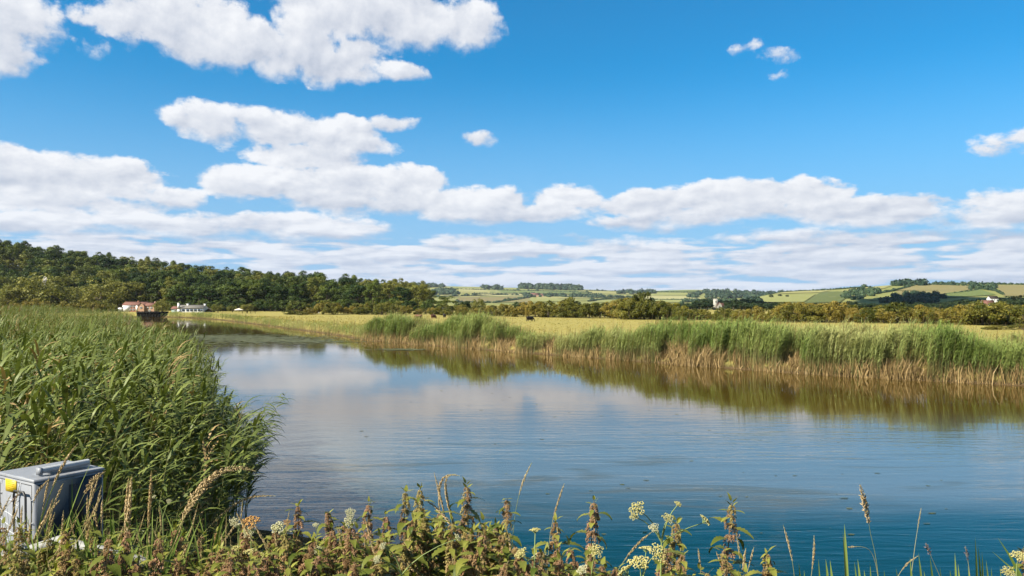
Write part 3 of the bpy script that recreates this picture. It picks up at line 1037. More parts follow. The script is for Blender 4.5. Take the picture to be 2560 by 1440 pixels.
for px, ty, w, d, pr, lb in MID:
    p = P(px, ty, d)
    pr.put('meadow_tree', p[0], d, p[2] - float(H(p[0], d)), w / F * d, label=lb, cat='tree')

# the village trees at the foot of the near hill
VX = [1660, 1700, 1740, 1770, 1800, 1860, 1900, 1960, 2010, 2060, 2110, 2160, 2200, 2250, 2330, 2400, 2470, 2540, 2640]
VY = [770, 764, 752, 744, 746, 748, 752, 756, 760, 757, 754, 756, 758, 752, 758, 748, 750, 742, 740]
VSEG = [(1780, 'left of the church'), (1860, 'beside the church'), (1960, 'just past the church'), (2080, 'below the pale hill pasture'), (2200, 'below the slanting hill wood'), (2320, 'below the round hilltop clump'),
        (2440, 'below the green hill field'), (2510, 'around the white villa'), (9999, 'at the frame edge past the villa')]
for row, d0 in enumerate((345, 362, 385)):
    px = 1655 + rng.uniform(0, 10)
    while px < 2640:
        d = d0 + rng.uniform(-7, 7)
        ty = np.interp(px, VX, VY) + rng.uniform(-2, 6) + (2 - row) * 4
        if not (row < 2 and (1782 < px < 1812 or 2450 < px < 2500)):
            p = P(px, ty, d)
            dark_p.put('village_tree', p[0], d, max(2.8, 1.05 * (p[2] - float(H(p[0], d)))), rng.uniform(28, 46) / F * d,
                       label='dark tree in the village belt ' + ('front ', 'middle ', 'back ')[row] + pick(px, VSEG), cat='tree', group='village trees below the hill')
        px += rng.uniform(15, 25)
for px, py, d, r in [(1928, 745, 1000, 6), (1950, 741, 1050, 4.5), (1968, 743, 1040, 4)]:
    x, y = on_hill('near', px, py)
    dark_p.put('pasture_bush', float(x), float(y), r, r * 1.3, label='lone round bush dotted on the pale hill pasture', cat='bush', group='bushes on the pale hill pasture')

# ------------------------------------------------------------------ buildings and small things across the river


def gable_house(A, x0, x1, y0, y1, z0, ze, zr, wall, roof, axis='x', over=0.25):
    """walls with two gables and a pitched roof with eaves; ridge along axis; returns nothing"""
    if axis == 'x':
        ym = (y0 + y1) / 2
        V = [(x0, y0, z0), (x1, y0, z0), (x1, y1, z0), (x0, y1, z0), (x0, y0, ze), (x1, y0, ze), (x1, y1, ze), (x0, y1, ze), (x0, ym, zr), (x1, ym, zr)]
        Fq = [[0, 1, 5, 4], [2, 3, 7, 6]]
        wall.add(V, Fq)
        wall.add(V, [[1, 2, 6], [1, 6, 5], [5, 6, 9], [3, 0, 4], [3, 4, 7], [7, 4, 8]])
        o, t = over, 0.12
        s = (zr - ze) / (ym - y0)
        for ya, sg in ((y0 - o, 1), (y1 + o, -1)):
            za = ze - o * s + 0.05
            R0 = [(x0 - o, ya, za), (x1 + o, ya, za), (x1 + o, ym, zr + 0.05), (x0 - o, ym, zr + 0.05)]
            V2 = R0 + [(a, b, c + t) for a, b, c in R0]
            roof.add(V2, BOXF)
    else:
        W1, R1 = Acc(), Acc()
        gable_house(None, y0, y1, x0, x1, z0, ze, zr, W1, R1, 'x', over)
        for src, dst in ((W1, wall), (R1, roof)):
            for V, Fc, n0_ in zip(src.V, src.F, np.cumsum([0] + [len(v) for v in src.V])[:-1]):
                dst.add(V[:, [1, 0, 2]], (Fc - n0_)[:, ::-1])


def house_origin(px, d):
    x = (px - 1280) / F * d
    return x, float(H(x, d))


def window(parent, x, y, z, w, h, facing='y', frame=None, name='window'):
    """frame with a recessed dark pane; y is the wall's face"""
    fm = Acc()
    t = 0.08
    for c, s in (((0, 0, h / 2 - t / 2), (w, 0.1, t)), ((0, 0, -h / 2 + t / 2), (w, 0.1, t)), ((-w / 2 + t / 2, 0, 0), (t, 0.1, h - 2 * t)),
                 ((w / 2 - t / 2, 0, 0), (t, 0.1, h - 2 * t)), ((0, 0, 0), (t * 0.8, 0.09, h - 2 * t))):
        V, Fc = box(c, s)
        fm.add(V, Fc)
    m = fm.mesh('window', frame or M_white)
    mt = Matrix.Translation((x, y, z))
    if facing == 'x':
        mt = mt @ Matrix.Rotation(R(90), 4, 'Z')
    o = link(name, m, parent, mt)
    A = Acc().add(*box((0, 0.02, 0), (w - 2 * t, 0.03, h - 2 * t)))
    A.build('pane', M_glass, o)
    return o


# red roofed house with the white end, then its brick wing
d = 284.0
s = d / F
x, z = house_origin(297, d)
h1 = empty('red_roofed_house', (x, d, z), 0.0, (0.86, 0.8, 0.60), label='red roofed brick house with a white rendered end and side porch', cat='house')
wl, wb, rf = Acc(), Acc(), Acc()
zr, ze = 5.9, 4.1
gable_house(None, 1.6, 11.0, 0, 6.0, -0.3, ze, zr, wl, rf)
wl.build('wall', M_brick, h1)
ro = rf.build('roof', M_rooft, h1)
A = Acc().add(*box((7.0, 3.0, 6.1), (0.7, 0.7, 1.0)))
A.build('chimney', M_brick, ro)
A = Acc()
A.add(*box((3.0, -0.06, 2.0), (2.9, 0.12, 4.2)))
A.build('rendered_wall', M_white, h1)
A = Acc()
A.add(*box((7.6, -0.06, 2.2), (0.9, 0.12, 3.6)))
A.build('rendered_pier', M_white, h1)
A = Acc()
A.add(*box((0.65, 0.9, 1.2), (1.7, 2.6, 2.7)))
A.build('side_porch', M_white, h1)
A = Acc()
A.add([(-0.3, -0.5, 2.5), (1.55, -0.5, 3.1), (1.55, 2.3, 3.1), (-0.3, 2.3, 2.5), (-0.3, -0.5, 2.62), (1.55, -0.5, 3.22), (1.55, 2.3, 3.22), (-0.3, 2.3, 2.62)], BOXF)
A.build('porch_roof', M_roofs, h1)
for wx_ in (4.9, 6.2, 9.3):
    for wz_ in (1.3, 3.2):
        window(h1, wx_, -0.06, wz_, 0.8, 1.0)
window(h1, 0.2, -0.44, 1.3, 0.8, 1.0)

x, z = house_origin(347, 281)
h2 = empty('brick_wing_house', (x, 281, z), 0.0, (0.86, 0.8, 0.64), label='buff brick gabled house with brown roof beside the red roofed house', cat='house')
wl, rf, w2, r2_ = Acc(), Acc(), Acc(), Acc()
gable_house(None, 0, 2.4, -0.6, 5.0, -0.3, 3.6, 5.2, wl, rf, 'y')
gable_house(None, 2.44, 6.2, 0.4, 5.0, -0.3, 3.5, 5.0, wl, rf, 'x')
wl.build('wall', M_brick2, h2)
ro = rf.build('roof', M_rooft, h2)
A = Acc().add(*box((5.7, 2.7, 5.3), (0.5, 0.6, 1.0)))
A.build('chimney', M_brick2, ro)
window(h2, 1.2, -0.66, 2.4, 0.9, 1.1)
window(h2, 3.5, 0.34, 2.3, 0.8, 1.0)
window(h2, 5.0, 0.34, 2.3, 0.8, 1.0)
window(h2, 4.3, 0.34, 0.8, 0.8, 1.0)

# long white bungalow with three chimneys
d = 278.0
x, z = house_origin(428, d)
h3 = empty('white_bungalow', (x, d, z), 0.0, (0.97, 1.0, 0.57), label='long white bungalow with three white chimneys and blue framed windows', cat='house')
wl, rf, wg, rg = Acc(), Acc(), Acc(), Acc()
gable_house(None, 2.6, 11.6, 0, 5.0, -0.3, 2.5, 4.3, wl, rf)
wl.build('wall', M_white, h3)
ro = rf.build('roof', M_roofs, h3)
for cx_, hh, yy in ((2.75, 5.6, -0.1), (5.0, 5.2, 2.5), (11.3, 5.1, 2.5)):
    A = Acc()
    A.add(*box((cx_, yy, hh / 2 + 0.9), (0.62, 0.62, hh - 1.8)))
    if cx_ < 3:
        A.add([(cx_ - .31, yy - .31, -0.3), (cx_ + 1.1, yy - .31, -0.3), (cx_ + 1.1, yy + .31, -0.3), (cx_ - .31, yy + .31, -0.3),
               (cx_ - .31, yy - .31, 1.8), (cx_ + .33, yy - .31, 1.8), (cx_ + .33, yy + .31, 1.8), (cx_ - .31, yy + .31, 1.8)], BOXF)
    A.add(*box((cx_, yy, hh + 0.08), (0.8, 0.8, 0.16)))
    A.build('chimney', M_white, ro)
for wx_ in (4.4, 6.0, 7.4, 8.8, 10.2, 11.1):
    window(h3, wx_, -0.06, 1.3, 1.0 if wx_ < 11 else 0.5, 1.5, frame=M_frame)
gable_house(None, -0.1, 2.55, 0.4, 4.0, -0.3, 2.1, 3.5, wg, rg)
wg.build('annex_wall', M_green, h3)
rg.build('annex_roof', M_rooft, h3)
window(h3, 1.3, 0.34, 1.1, 0.8, 1.0)
x, z = house_origin(512, 276)
sh = empty('dark_shed', (x, 276, z), 0.0, (0.9, 0.9, 0.55), label='low dark roofed open shed beside the white bungalow', cat='shed')
A, A2 = Acc(), Acc()
gable_house(None, 0.2, 2.9, 0, 3.0, -0.2, 1.0, 2.3, A, A2, 'y', 0.4)
A.build('wall', M_quay, sh)
A2.build('roof', M_roofd, sh)
for xx in (0.0, 3.1):
    Acc().add(*box((xx, -0.35, 0.4), (0.12, 0.12, 1.3))).build('post', M_bark, sh)

# timber quay
qy0 = 238.4
A = empty('timber_quay', ((342 - 1280) / F * qy0, qy0, 0), label='black timber quay wall standing in the river bend', cat='quay')
qw_ = (402 - 340) / F * qy0
for i in range(16):
    xx = (i + 0.5) * qw_ / 16
    Acc().add(*box((xx, 0.06 * (i % 2), 0.3 + 0.05 * math.sin(i * 2.3)), (qw_ / 16 - 0.05, 0.3, 2.7))).build('plank', M_quay, A)
Acc().add(*box((qw_ / 2, -0.24, 1.25), (qw_ + 0.2, 0.2, 0.25))).build('top_rail', M_quay, A)
Acc().add(*box((qw_ / 2, 2.6, 0.6), (qw_, 4.6, 2.0))).build('fill', M_quay, A)

# cream parasol, picnic tables, mast, van
x, z = house_origin(597, 262)
pa = empty('garden_parasol', (x, 262, z), 0.0, (1.0, 1.0, 0.56), label='cream canvas garden parasol standing among the round bushes', cat='parasol')
th = np.arange(8) / 8 * 2 * np.pi
V = [(0, 0, 2.75)] + [(np.cos(t) * 1.55, np.sin(t) * 1.55, 1.75) for t in th] + [(np.cos(t) * 1.55, np.sin(t) * 1.55, 1.58) for t in th]
Acc().add(V, [[0, 1 + i, 1 + (i + 1) % 8] for i in range(8)]).add(V, [[1 + i, 9 + i, 9 + (i + 1) % 8, 1 + (i + 1) % 8] for i in range(8)]).build('canopy', M_cream, pa)
Acc().add(*tube([(0, 0, 0), (0, 0, 1.5), (0, 0, 2.7)], 0.04)).build('pole', M_bark, pa)
for px in (612, 632):
    x, z = house_origin(px, 240)
    tb = empty('picnic_table', (x, 240, z + 0.0), 0.3, label='dark wooden picnic table on the far river bank', cat='table', group='picnic tables on the far bank')
    for i in range(4):
        Acc().add(*box((0, -0.3 + i * 0.2, 0.75), (1.8, 0.17, 0.05))).build('plank', M_quay, tb)
    for sg in (-1, 1):
        Acc().add(*box((0, sg * 0.7, 0.45), (1.8, 0.24, 0.05))).build('bench', M_quay, tb)
        Acc().add(*box((sg * 0.7, 0, 0.38), (0.09, 1.3, 0.09))).build('bearer', M_quay, tb)
        for s2 in (-1, 1):
            Acc().add(*tube([(sg * 0.7, s2 * 0.7, 0), (sg * 0.7, s2 * 0.45, 0.38), (sg * 0.7, s2 * 0.2, 0.74)], 0.05, 4)).build('leg', M_quay, tb)
for px, ty, dd, lb in ((378, 738, 292, 'slim pale mast rising behind the brick house'), (131, 755, 256, 'thin wooden post among the scrub'), (234, 762, 256, 'short thin post near the ragged tree'),
                       (497, 745, 292, 'slim post behind the end of the bungalow')):
    p = P(px, ty, dd)
    z = float(H(p[0], dd))
    m_ = Acc().add(*tube([(0, 0, 0), (0, 0, (p[2] - z) / 2), (0.03, 0, p[2] - z)], (0.11, 0.09, 0.07), 6)).build('post', M_bark, label=lb, cat='post')
    m_.location = (p[0], dd, z)

x, z = house_origin(783, 243)
van = empty('parked_van', (x, 243, z - 0.25), R(8), 0.78, label='white van parked at the foot of the wood behind low scrub', cat='van')
prof = [(-2.4, 0.35), (2.35, 0.35), (2.4, 1.0), (1.75, 1.25), (1.25, 2.1), (-2.3, 2.2), (-2.42, 1.2)]
V = [(a, -0.9, b) for a, b in prof] + [(a, 0.9, b) for a, b in prof]
nP = len(prof)
A = Acc().add(V, [[i, (i + 1) % nP, nP + (i + 1) % nP, nP + i] for i in range(nP)])
A.add(V, [list(range(nP))[::-1]]).add(V, [list(range(nP, 2 * nP))])
A.build('body', M_white, van)
Acc().add([(1.72, -0.78, 1.32), (1.72, 0.78, 1.32), (1.30, 0.72, 2.0), (1.30, -0.72, 2.0), (1.76, -0.78, 1.34), (1.76, 0.78, 1.34), (1.34, 0.72, 2.02), (1.34, -0.72, 2.02)], BOXF).build('windscreen', M_glass, van)
for xx in (0.75, -0.6):
    Acc().add(*box((xx, -0.905, 1.65), (0.9, 0.03, 0.5))).build('side_window', M_glass, van)
for xx in (-1.5, 1.5):
    for sg in (-1, 1):
        Acc().add(*tube([(xx, sg * 0.72, 0.33), (xx, sg * 0.83, 0.33), (xx, sg * 0.93, 0.33)], (0.33, 0.34, 0.30), 14)).build('wheel', M_tyre, van)

# church, white house and red roofed house of the village; far farmhouse
d = 352.0
x, z = house_origin(1786, d)
ch = empty('village_church', (x, d, z), 0.0, 0.52, label='small flint church with a square tower among dark trees', cat='church')
wl, rf = Acc(), Acc()
gable_house(None, 2.1, 6.2, -1.0, 4.0, -0.5, 4.0, 6.6, wl, rf, 'y')
gable_house(None, 1.2, 8.5, 0.2, 3.8, -0.5, 3.2, 6.0, wl, rf, 'x')
wl.build('wall', M_stone, ch)
rf.build('roof', M_rooft, ch)
tw = Acc()
tw.add(*box((1.3, 1.6, 4.4), (3.2, 3.2, 9.8)))
two = tw.build('tower', M_stone, ch)
for i in range(4):
    for a_, b_ in ((i * 0.95 - 0.1, 0.12), (i * 0.95 - 0.1, 3.08)):
        Acc().add(*box((a_, b_, 9.55), (0.5, 0.3, 0.5))).build('battlement', M_stone, two)
window(ch, 1.3, -0.06, 7.2, 0.9, 1.5, frame=M_stone)
window(ch, 4.1, -1.06, 2.6, 1.2, 2.2, frame=M_stone)
d = 372.0
x, z = house_origin(2476, d)
vh = empty('white_villa', (x, d, z + 0.6), 0.0, 0.60, label='white villa with a dark roof high among trees at the hill foot', cat='house')
wl, rf = Acc(), Acc()
gable_house(None, 0, 6.5, 0, 5, -0.5, 7.6, 9.4, wl, rf)
gable_house(None, 6.5, 8.6, 0.5, 4, -0.5, 5.6, 6.6, wl, rf)
wl.build('wall', M_white, vh)
rf.build('roof', M_roofd, vh)
for wx_ in (1.3, 3.2, 5.2):
    window(vh, wx_, -0.06, 6.6, 0.9, 1.2)
d = 352.0
x, z = house_origin(2459, d)
vr = empty('red_tiled_house', (x, d, z), 0.0, 0.66, label='house with long red tiled roof below the white villa', cat='house')
wl, rf = Acc(), Acc()
gable_house(None, 0, 8.0, 0, 5, -0.5, 3.4, 6.6, wl, rf)
gable_house(None, 2.2, 4.4, -1.2, 2, -0.5, 3.6, 5.2, wl, rf, 'y')
wl.build('wall', M_white, vr)
rf.build('roof', M_rooft, vr)
window(vr, 3.3, -1.26, 2.4, 0.9, 1.2)
window(vr, 6.0, -0.06, 2.0, 0.9, 1.2)
xh, yh = on_hill('far', 1326, 742)
fh = empty('hill_farmhouse', (float(xh), float(yh), float(H(xh, yh))), label='brown roofed farmhouse far off among the hill fields', cat='house')
wl, rf = Acc(), Acc()
gable_house(None, 0, 22, 0, 9, -2, 5, 10, wl, rf)
gable_house(None, 26, 34, -2, 8, -2, 4, 8, wl, rf)
wl.build('wall', M_brick2, fh)
rf.build('roof', M_rooft, fh)

# chalk scar above the willows
p = P(106, 704, 306)
A = Acc()
V = []
for i in range(7):
    for j in range(6):
        u, v = i / 6 - 0.5, j / 5
        V.append((u * (3.4 - 2.4 * v) + rng.normal(0, 0.3), 2.2 * v * v + rng.normal(0, 0.25), v * 4.6 + rng.normal(0, 0.25)))
A.add(V, [[i * 6 + j, (i + 1) * 6 + j, (i + 1) * 6 + j + 1, i * 6 + j + 1] for i in range(6) for j in range(5)])
o = A.build('chalk_scar', M_chalk, label='bare white chalk scar showing through the wood', cat='cliff')
o.location = (p[0], 306, p[2] - 2.6)

# cattle grazing in the meadow


def cow_mesh(name, mat):
    A = Acc()
    # trunk rings along x: (x, z centre, half width, half height)
    rings = [(-1.02, 1.18, .10, .14), (-0.98, 1.13, .24, .26), (-0.8, 1.06, .31, .33), (-0.45, 1.0, .36, .37), (-0.05, .97, .39, .40), (0.35, .99, .36, .39),
             (0.62, 1.03, .29, .36), (0.82, 1.05, .20, .27), (1.02, .98, .145, .20), (1.18, .85, .125, .16), (1.28, .72, .125, .14), (1.36, .60, .12, .125), (1.46, .44, .085, .10), (1.52, .34, .05, .05)]
    k = 10
    V = []
    for xx, zz, w, h in rings:
        for j in range(k):
            a = j / k * 2 * np.pi
            V.append((xx, np.cos(a) * w, zz + np.sin(a) * h))
    Fc = [[i * k + j, i * k + (j + 1) % k, (i + 1) * k + (j + 1) % k, (i + 1) * k + j] for i in range(len(rings) - 1) for j in range(k)]
    A.add(V, Fc)
    for sx, xx in ((-1, -0.75), (1, 0.6)):
        for sg in (-1, 1):
            if sx < 0:   # hind: knee forward, hock back
                pts = [(xx, sg * .18, 1.0), (xx + .10, sg * .2, .75), (xx - .10, sg * .19, .45), (xx - .05, sg * .19, .1), (xx, sg * .19, 0)]
                rr = (.17, .13, .065, .05, .065)
            else:
                pts = [(xx, sg * .16, .95), (xx + .02, sg * .17, .65), (xx + .03, sg * .17, .40), (xx, sg * .17, .1), (xx + .02, sg * .17, 0)]
                rr = (.14, .10, .06, .045, .06)
            A.add(*tube(pts, rr, 7))
    A.add(*tube([(-1.0, 0, 1.25), (-1.12, 0, 1.0), (-1.13, 0, .6), (-1.1, 0, .45)], (.04, .03, .02, .05), 5))
    for sg in (-1, 1):
        A.add(*tube([(1.24, sg * .10, .82), (1.22, sg * .22, .86), (1.2, sg * .30, .84)], (.04, .05, .01), 5))
    return A.mesh(name, mat, True)


for px, py, d, rz, mt, lb in ((1325, 806, 142, R(48), M_cowb, 'black cow grazing alone in the open meadow'), (1084, 803, 168, R(66), M_cowr, 'red brown cow standing just above the reeds'),
                              (1046, 804, 168, R(150), M_cowr, 'brown cow mostly hidden behind the reed tops'), (1111, 801, 182, R(104), M_cowb, 'dark cow beside the red brown cow')):
    x = (px - 1280) / F * d
    cw = link('grazing_cow', cow_mesh('grazing_cow', mt), label=lb, cat='cow', group='cattle in the meadow')
    cw.location = (x, d, float(H(x, d)) - 0.28)
    cw.rotation_euler = (0, 0, rz)
    cw.scale = (0.85, 0.85, 0.85)

# ------------------------------------------------------------------ reeds
REEDW = 0.011


def ribbon(length, width, pitch, droop, nseg, prof=0.6):
    """a leaf blade growing along +x from the origin, rising at pitch and bending down by droop radians"""
    s = np.linspace(0, 1, nseg + 1)
    ang = pitch - droop * s ** 1.3
    st = length / nseg
    x = np.concatenate(([0], np.cumsum(np.cos(ang[:-1]) * st)))
    z = np.concatenate(([0], np.cumsum(np.sin(ang[:-1]) * st)))
    w = width * np.clip(np.minimum(1.0, 0.35 + s * 3.0) * (1 - s ** 2.2), 0.02, 1)
    V = np.empty((2 * (nseg + 1), 3))
    V[0::2] = np.stack((x, w / 2, z + 0.15 * w), 1)
    V[1::2] = np.stack((x, -w / 2, z - 0.15 * w), 1)
    Fc = np.array([[2 * i, 2 * i + 1, 2 * i + 3, 2 * i + 2] for i in range(nseg)])
    return V, Fc


LEAFS = [ribbon(0.40, 0.040, 1.0, 1.1, 5), ribbon(0.36, 0.042, 0.8, 1.5, 5), ribbon(0.46, 0.038, 1.0, 1.0, 5), ribbon(0.34, 0.038, 0.6, 1.7, 5), ribbon(0.46, 0.040, 1.15, 1.7, 5)]
LEAFS_LO = [ribbon(0.42, 0.036, 1.0, 1.1, 2), ribbon(0.38, 0.036, 0.8, 1.5, 2), ribbon(0.46, 0.034, 1.15, 0.9, 2), ribbon(0.36, 0.034, 0.7, 1.9, 2), ribbon(0.50, 0.036, 1.25, 1.4, 2)]


def reed_variant(seed, start=0.34, nleaf=12, lean=None, wind=0.7):
    """a reed one unit tall: its stem path and its leaves (where, facing, blade, size)"""
    g = np.random.default_rng(seed)
    ln = g.uniform(0.06, 0.20) if lean is None else lean * g.uniform(0.6, 1.4)
    path = bez((0, 0, 0), (ln * 0.1, g.uniform(-.03, .03), 0.55), (ln, g.uniform(-.06, .06), 1.0), 6)
    lv = []
    for i in range(nleaf):
        s = start + (1.0 - start) * (i + g.random() * 0.6) / nleaf
        t = min(s, 1.0) * 5
        k = min(int(t), 4)
        p = path[k] + (path[k + 1] - path[k]) * (t - k)
        a = g.normal(0, wind) if g.random() < 0.75 else g.uniform(-np.pi, np.pi)
        sz = (0.75 + 0.45 * np.sin(np.pi * min(1, (s - start) / (1.05 - start)))) * g.uniform(0.8, 1.15)
        lv.append((p, a, int(g.integers(5)), sz))
    return path, lv


def reed_arrays(var, lod, height):
    """leaves and stem of one reed as arrays (unit z scaled to height)"""
    path, lv = var
    VL, FL, n = [], [], 0
    T = LEAFS if lod == 0 else LEAFS_LO
    for p, a, k, sz in lv:
        V, Fc = T[k]
        VL.append(rotz(V * sz, a) + p * np.array((height, height, height)))
        FL.append(Fc + n)
        n += len(V)
    VL, FL = np.concatenate(VL), np.concatenate(FL)
    if lod == 0:
        VS, FS = tube(path * height, np.linspace(0.006, 0.002, 6), 3)
    else:
        pts = path[[0, 2, 5]] * height
        w = np.array((0.007, 0.006, 0.003))[:, None] * np.array((1, 0.3, 0))
        VS = np.concatenate((pts - w, pts + w))
        FS = np.array([[0, 3, 4, 1], [1, 4, 5, 2]])
    return VL, FL, VS, FS


def scatter(A, arrs, xy, z, sc, rz, mats=(0, 1), tint=None):
    """many reeds into one accumulator"""
    which = rng.integers(len(arrs), size=len(xy))
    for k, (VL, FL, VS, FS) in enumerate(arrs):
        ix = np.where(which == k)[0]
        if not len(ix):
            continue
        for V, Fc, m in ((VL, FL, mats[0]), (VS, FS, mats[1])):
            if not len(V):
                continue
            c, s_ = np.cos(rz[ix])[:, None], np.sin(rz[ix])[:, None]
            X = (V[None, :, 0] * c - V[None, :, 1] * s_) * np.sqrt(sc[ix])[:, None] + xy[ix, 0][:, None]
            Y = (V[None, :, 0] * s_ + V[None, :, 1] * c) * np.sqrt(sc[ix])[:, None] + xy[ix, 1][:, None]
            Z = V[None, :, 2] * sc[ix][:, None] + z[ix][:, None]
            VV = np.stack((X, Y, Z), -1).reshape(-1, 3)
            FF = (Fc[None] + (np.arange(len(ix)) * len(V))[:, None, None]).reshape(-1, Fc.shape[1])
            tb = (tint[ix] if tint is not None else rng.random(len(ix)))[:, None]
            # each blade has its own hue
            nb_ = len(V)
            tv = np.clip(tb * 0.8 + 0.2 * rng.random((len(ix), nb_)), 0, 1)
            A.add(VV, FF, m, tv.ravel())


VARS = [reed_variant(900 + i) for i in range(12)]
SHX = [7.0, 8.0, 11.0, 14.0, 16.0, 20.0, 28.0, 39.0, 62.0, 83.0, 95.0, 130.0, 165.0, 195.0]
SHY = [-3.4, -3.55, -3.95, -4.75, -5.65, -7.55, -11.0, -16.4, -28.2, -40.3, -44.5, -61.5, -79.5, -95.5]


def reed_sites(d0, d1, n, xl=-0.76):
    d = np.sqrt(rng.uniform(d0 ** 2, d1 ** 2, n * 3))
    sh = np.interp(d, SHX, SHY)
    left = xl * d
    u = rng.random(len(d))
    wdt = np.maximum(sh - left, 0)
    keep = rng.random(len(d)) < wdt / (0.40 * d + 3)
    d, sh, left, u = d[keep], sh[keep], left[keep], u[keep]
    x = left + (sh - left) * u
    return np.stack((x, d), 1)[:n]


def reed_height(x, y):
    h = 1.95 + 0.75 * vnoise(x, y, 5, 11) + 0.22 * rng.normal(size=np.shape(x)) - 0.25 * sstep(30, 60, y)
    sh = np.interp(y, SHX, SHY)
    e_ = 0.72 + 0.22 * sstep(17, 26, y)
    h *= e_ + (1 - e_) * sstep(0.0, 1.6, sh - x)
    h += 0.22 * sstep(22, 30, y) * (1 - sstep(50, 70, y))
    return np.clip(h, 1.2, 3.2)


# the bulk of the near reed bed
A = Acc()
arr0 = [reed_arrays(v, 0, 2.6) for v in VARS]
arr1 = [reed_arrays(v, 1, 2.6) for v in VARS]
for d0, d1, n, arr in ((7.6, 20, 950, arr0), (20, 42, 2700, arr1), (42, 110, 4600, arr1), (110, 200, 2600, arr1)):
    xy = reed_sites(d0, d1, n)
    sc = reed_height(xy[:, 0], xy[:, 1]) / 2.6
    scatter(A, arr, xy, H(xy[:, 0], xy[:, 1]) - 0.05, sc, rng.normal(0, 0.45, len(xy)))
for d0, d1, n, arr in ((7.8, 20, 120, arr0), (20, 42, 260, arr1), (42, 120, 420, arr1)):
    xy = reed_sites(d0, d1, n)
    sc = reed_height(xy[:, 0], xy[:, 1]) / 2.6 * rng.uniform(0.6, 1.12, len(xy))
    scatter(A, arr, xy, H(xy[:, 0], xy[:, 1]) - 0.05, sc, rng.normal(0, 0.7, len(xy)), (2, 2))
bed = A.build('reed_bed', [M_reed, M_reedstem, M_straw], label='dense green bed of tall reeds filling the near bank', cat='reeds', kind='stuff')

# the reeds that show largest: each with its stem and its leaves
leaf_me = [Acc().add(V, Fc, 0, 0.35 + 0.4 * rng.random()).mesh('leaf', M_reed) for V, Fc in LEAFS]
stem_me = [Acc().add(*tube(v[0] * 2.6, np.linspace(0.006, 0.002, 6), 4), 0, 0.5).mesh('stem', M_reedstem) for v in VARS]
NEARLAB = 'tall green reed with wind-blown leaves at the near front of the reed bed'
sites = reed_sites(7.8, 15.0, 150)
edge = np.array([(np.interp(t, SHX, SHY) - abs(rng.normal(0, 0.25)) + 0.12, t) for t in rng.uniform(9, 30, 70)])
sites = np.concatenate((sites, edge))
for x, y in sites:
    k = int(rng.integers(len(VARS)))
    hh = float(reed_height(np.array([x]), np.array([y]))[0]) / 2.6
    t = empty('common_reed', (x, y, float(H(x, y)) - 0.04), rng.normal(0, 0.4), (1, 1, hh), label=NEARLAB, cat='reed', group='reeds at the front of the bed')
    link('stem', stem_me[k], t)
    for p, a, li, sz in VARS[k][1]:
        sz *= 1.12
        link('leaf', leaf_me[li], t, Matrix.Translation(tuple(p * 2.6)) @ Matrix.Rotation(a, 4, 'Z') @ Matrix.Diagonal((sz, sz, sz / hh ** 0.5, 1)))

# reeds drooping out over the water at the corner of the bed
DVARS = [reed_variant(950 + i, 0.45, 12, lean=0.40, wind=0.5) for i in range(5)]
dstem = [Acc().add(*tube(v[0] * 2.2, np.linspace(0.006, 0.002, 6), 4), 0, 0.5).mesh('stem', M_reedstem) for v in DVARS]
dleafT = [ribbon(0.34, 0.028, 0.2, 1.5, 5), ribbon(0.30, 0.026, 0.0, 1.4, 5), ribbon(0.36, 0.026, 0.5, 1.9, 5), ribbon(0.28, 0.026, -0.3, 1.1, 5), ribbon(0.36, 0.028, 0.4, 1.6, 5)]
dleaf = [Acc().add(V, Fc, 0, 0.3 + 0.4 * rng.random()).mesh('leaf', M_reed) for V, Fc in dleafT]
for i in range(26):
    y = rng.uniform(10.5, 17.5)
    x = np.interp(y, SHX, SHY) - rng.uniform(0.0, 0.7)
    k = i % 5
    t = empty('drooping_reed', (x, y, float(H(x, y)) - 0.04), rng.normal(-0.15, 0.35), rng.uniform(0.7, 1.0),
              label='reed bending low over the water at the corner of the bed', cat='reed', group='reeds drooping over the water')
    link('stem', dstem[k], t)
    for p, a, li, sz in DVARS[k][1]:
        link('leaf', dleaf[li], t, Matrix.Translation(tuple(p * 2.2)) @ Matrix.Rotation(a * 0.8, 4, 'Z') @ Matrix.Scale(sz, 4))

# pale plumes of last year standing above the bed
for px, ty, d in [(310, 783, 34), (325, 790, 32), (318, 800, 30), (190, 772, 40), (232, 768, 44), (90, 775, 40), (50, 764, 26), (378, 800, 40), (140, 772, 44), (445, 820, 36), (270, 772, 46), (20, 762, 30), (385, 812, 30), (430, 835, 28)]:
    p = P(px, ty, d)
    z = float(H(p[0], d))
    t = empty('plumed_reed', (p[0] - 0.15, d, z), label='straw coloured old reed stem with a nodding plume above the green bed', cat='reed', group='old plumed reeds')
    hh = p[2] - z
    pts = bez((0, 0, 0), (0.02, 0, hh * 0.6), (0.15, 0, hh), 6)
    Acc().add(*tube(pts, np.linspace(0.010, 0.006, 6), 4), 0, rng.random()).build('stem', M_straw, t)
    A = Acc()
    for j in range(26):
        s = rng.random()
        V, Fc = ribbon(0.16 * (1.1 - s), 0.02, 0.6, 1.6, 2)
        A.add(rotz(V, rng.normal(0.1, 0.8)) + np.array((0.12 + 0.08 * s, 0, hh - 0.22 + 0.24 * s)), Fc, 0, rng.random())
    A.build('plume', M_plume, t)

# far bank: separate reed stands, tall behind the brown standing straw
RB = np.array(RIGHT)
seglen = np.concatenate(([0], np.cumsum(np.linalg.norm(np.diff(RB, axis=0), axis=1))))


def bank_at(s):
    return np.stack((np.interp(s, seglen, RB[:, 0]), np.interp(s, seglen, RB[:, 1])), -1)


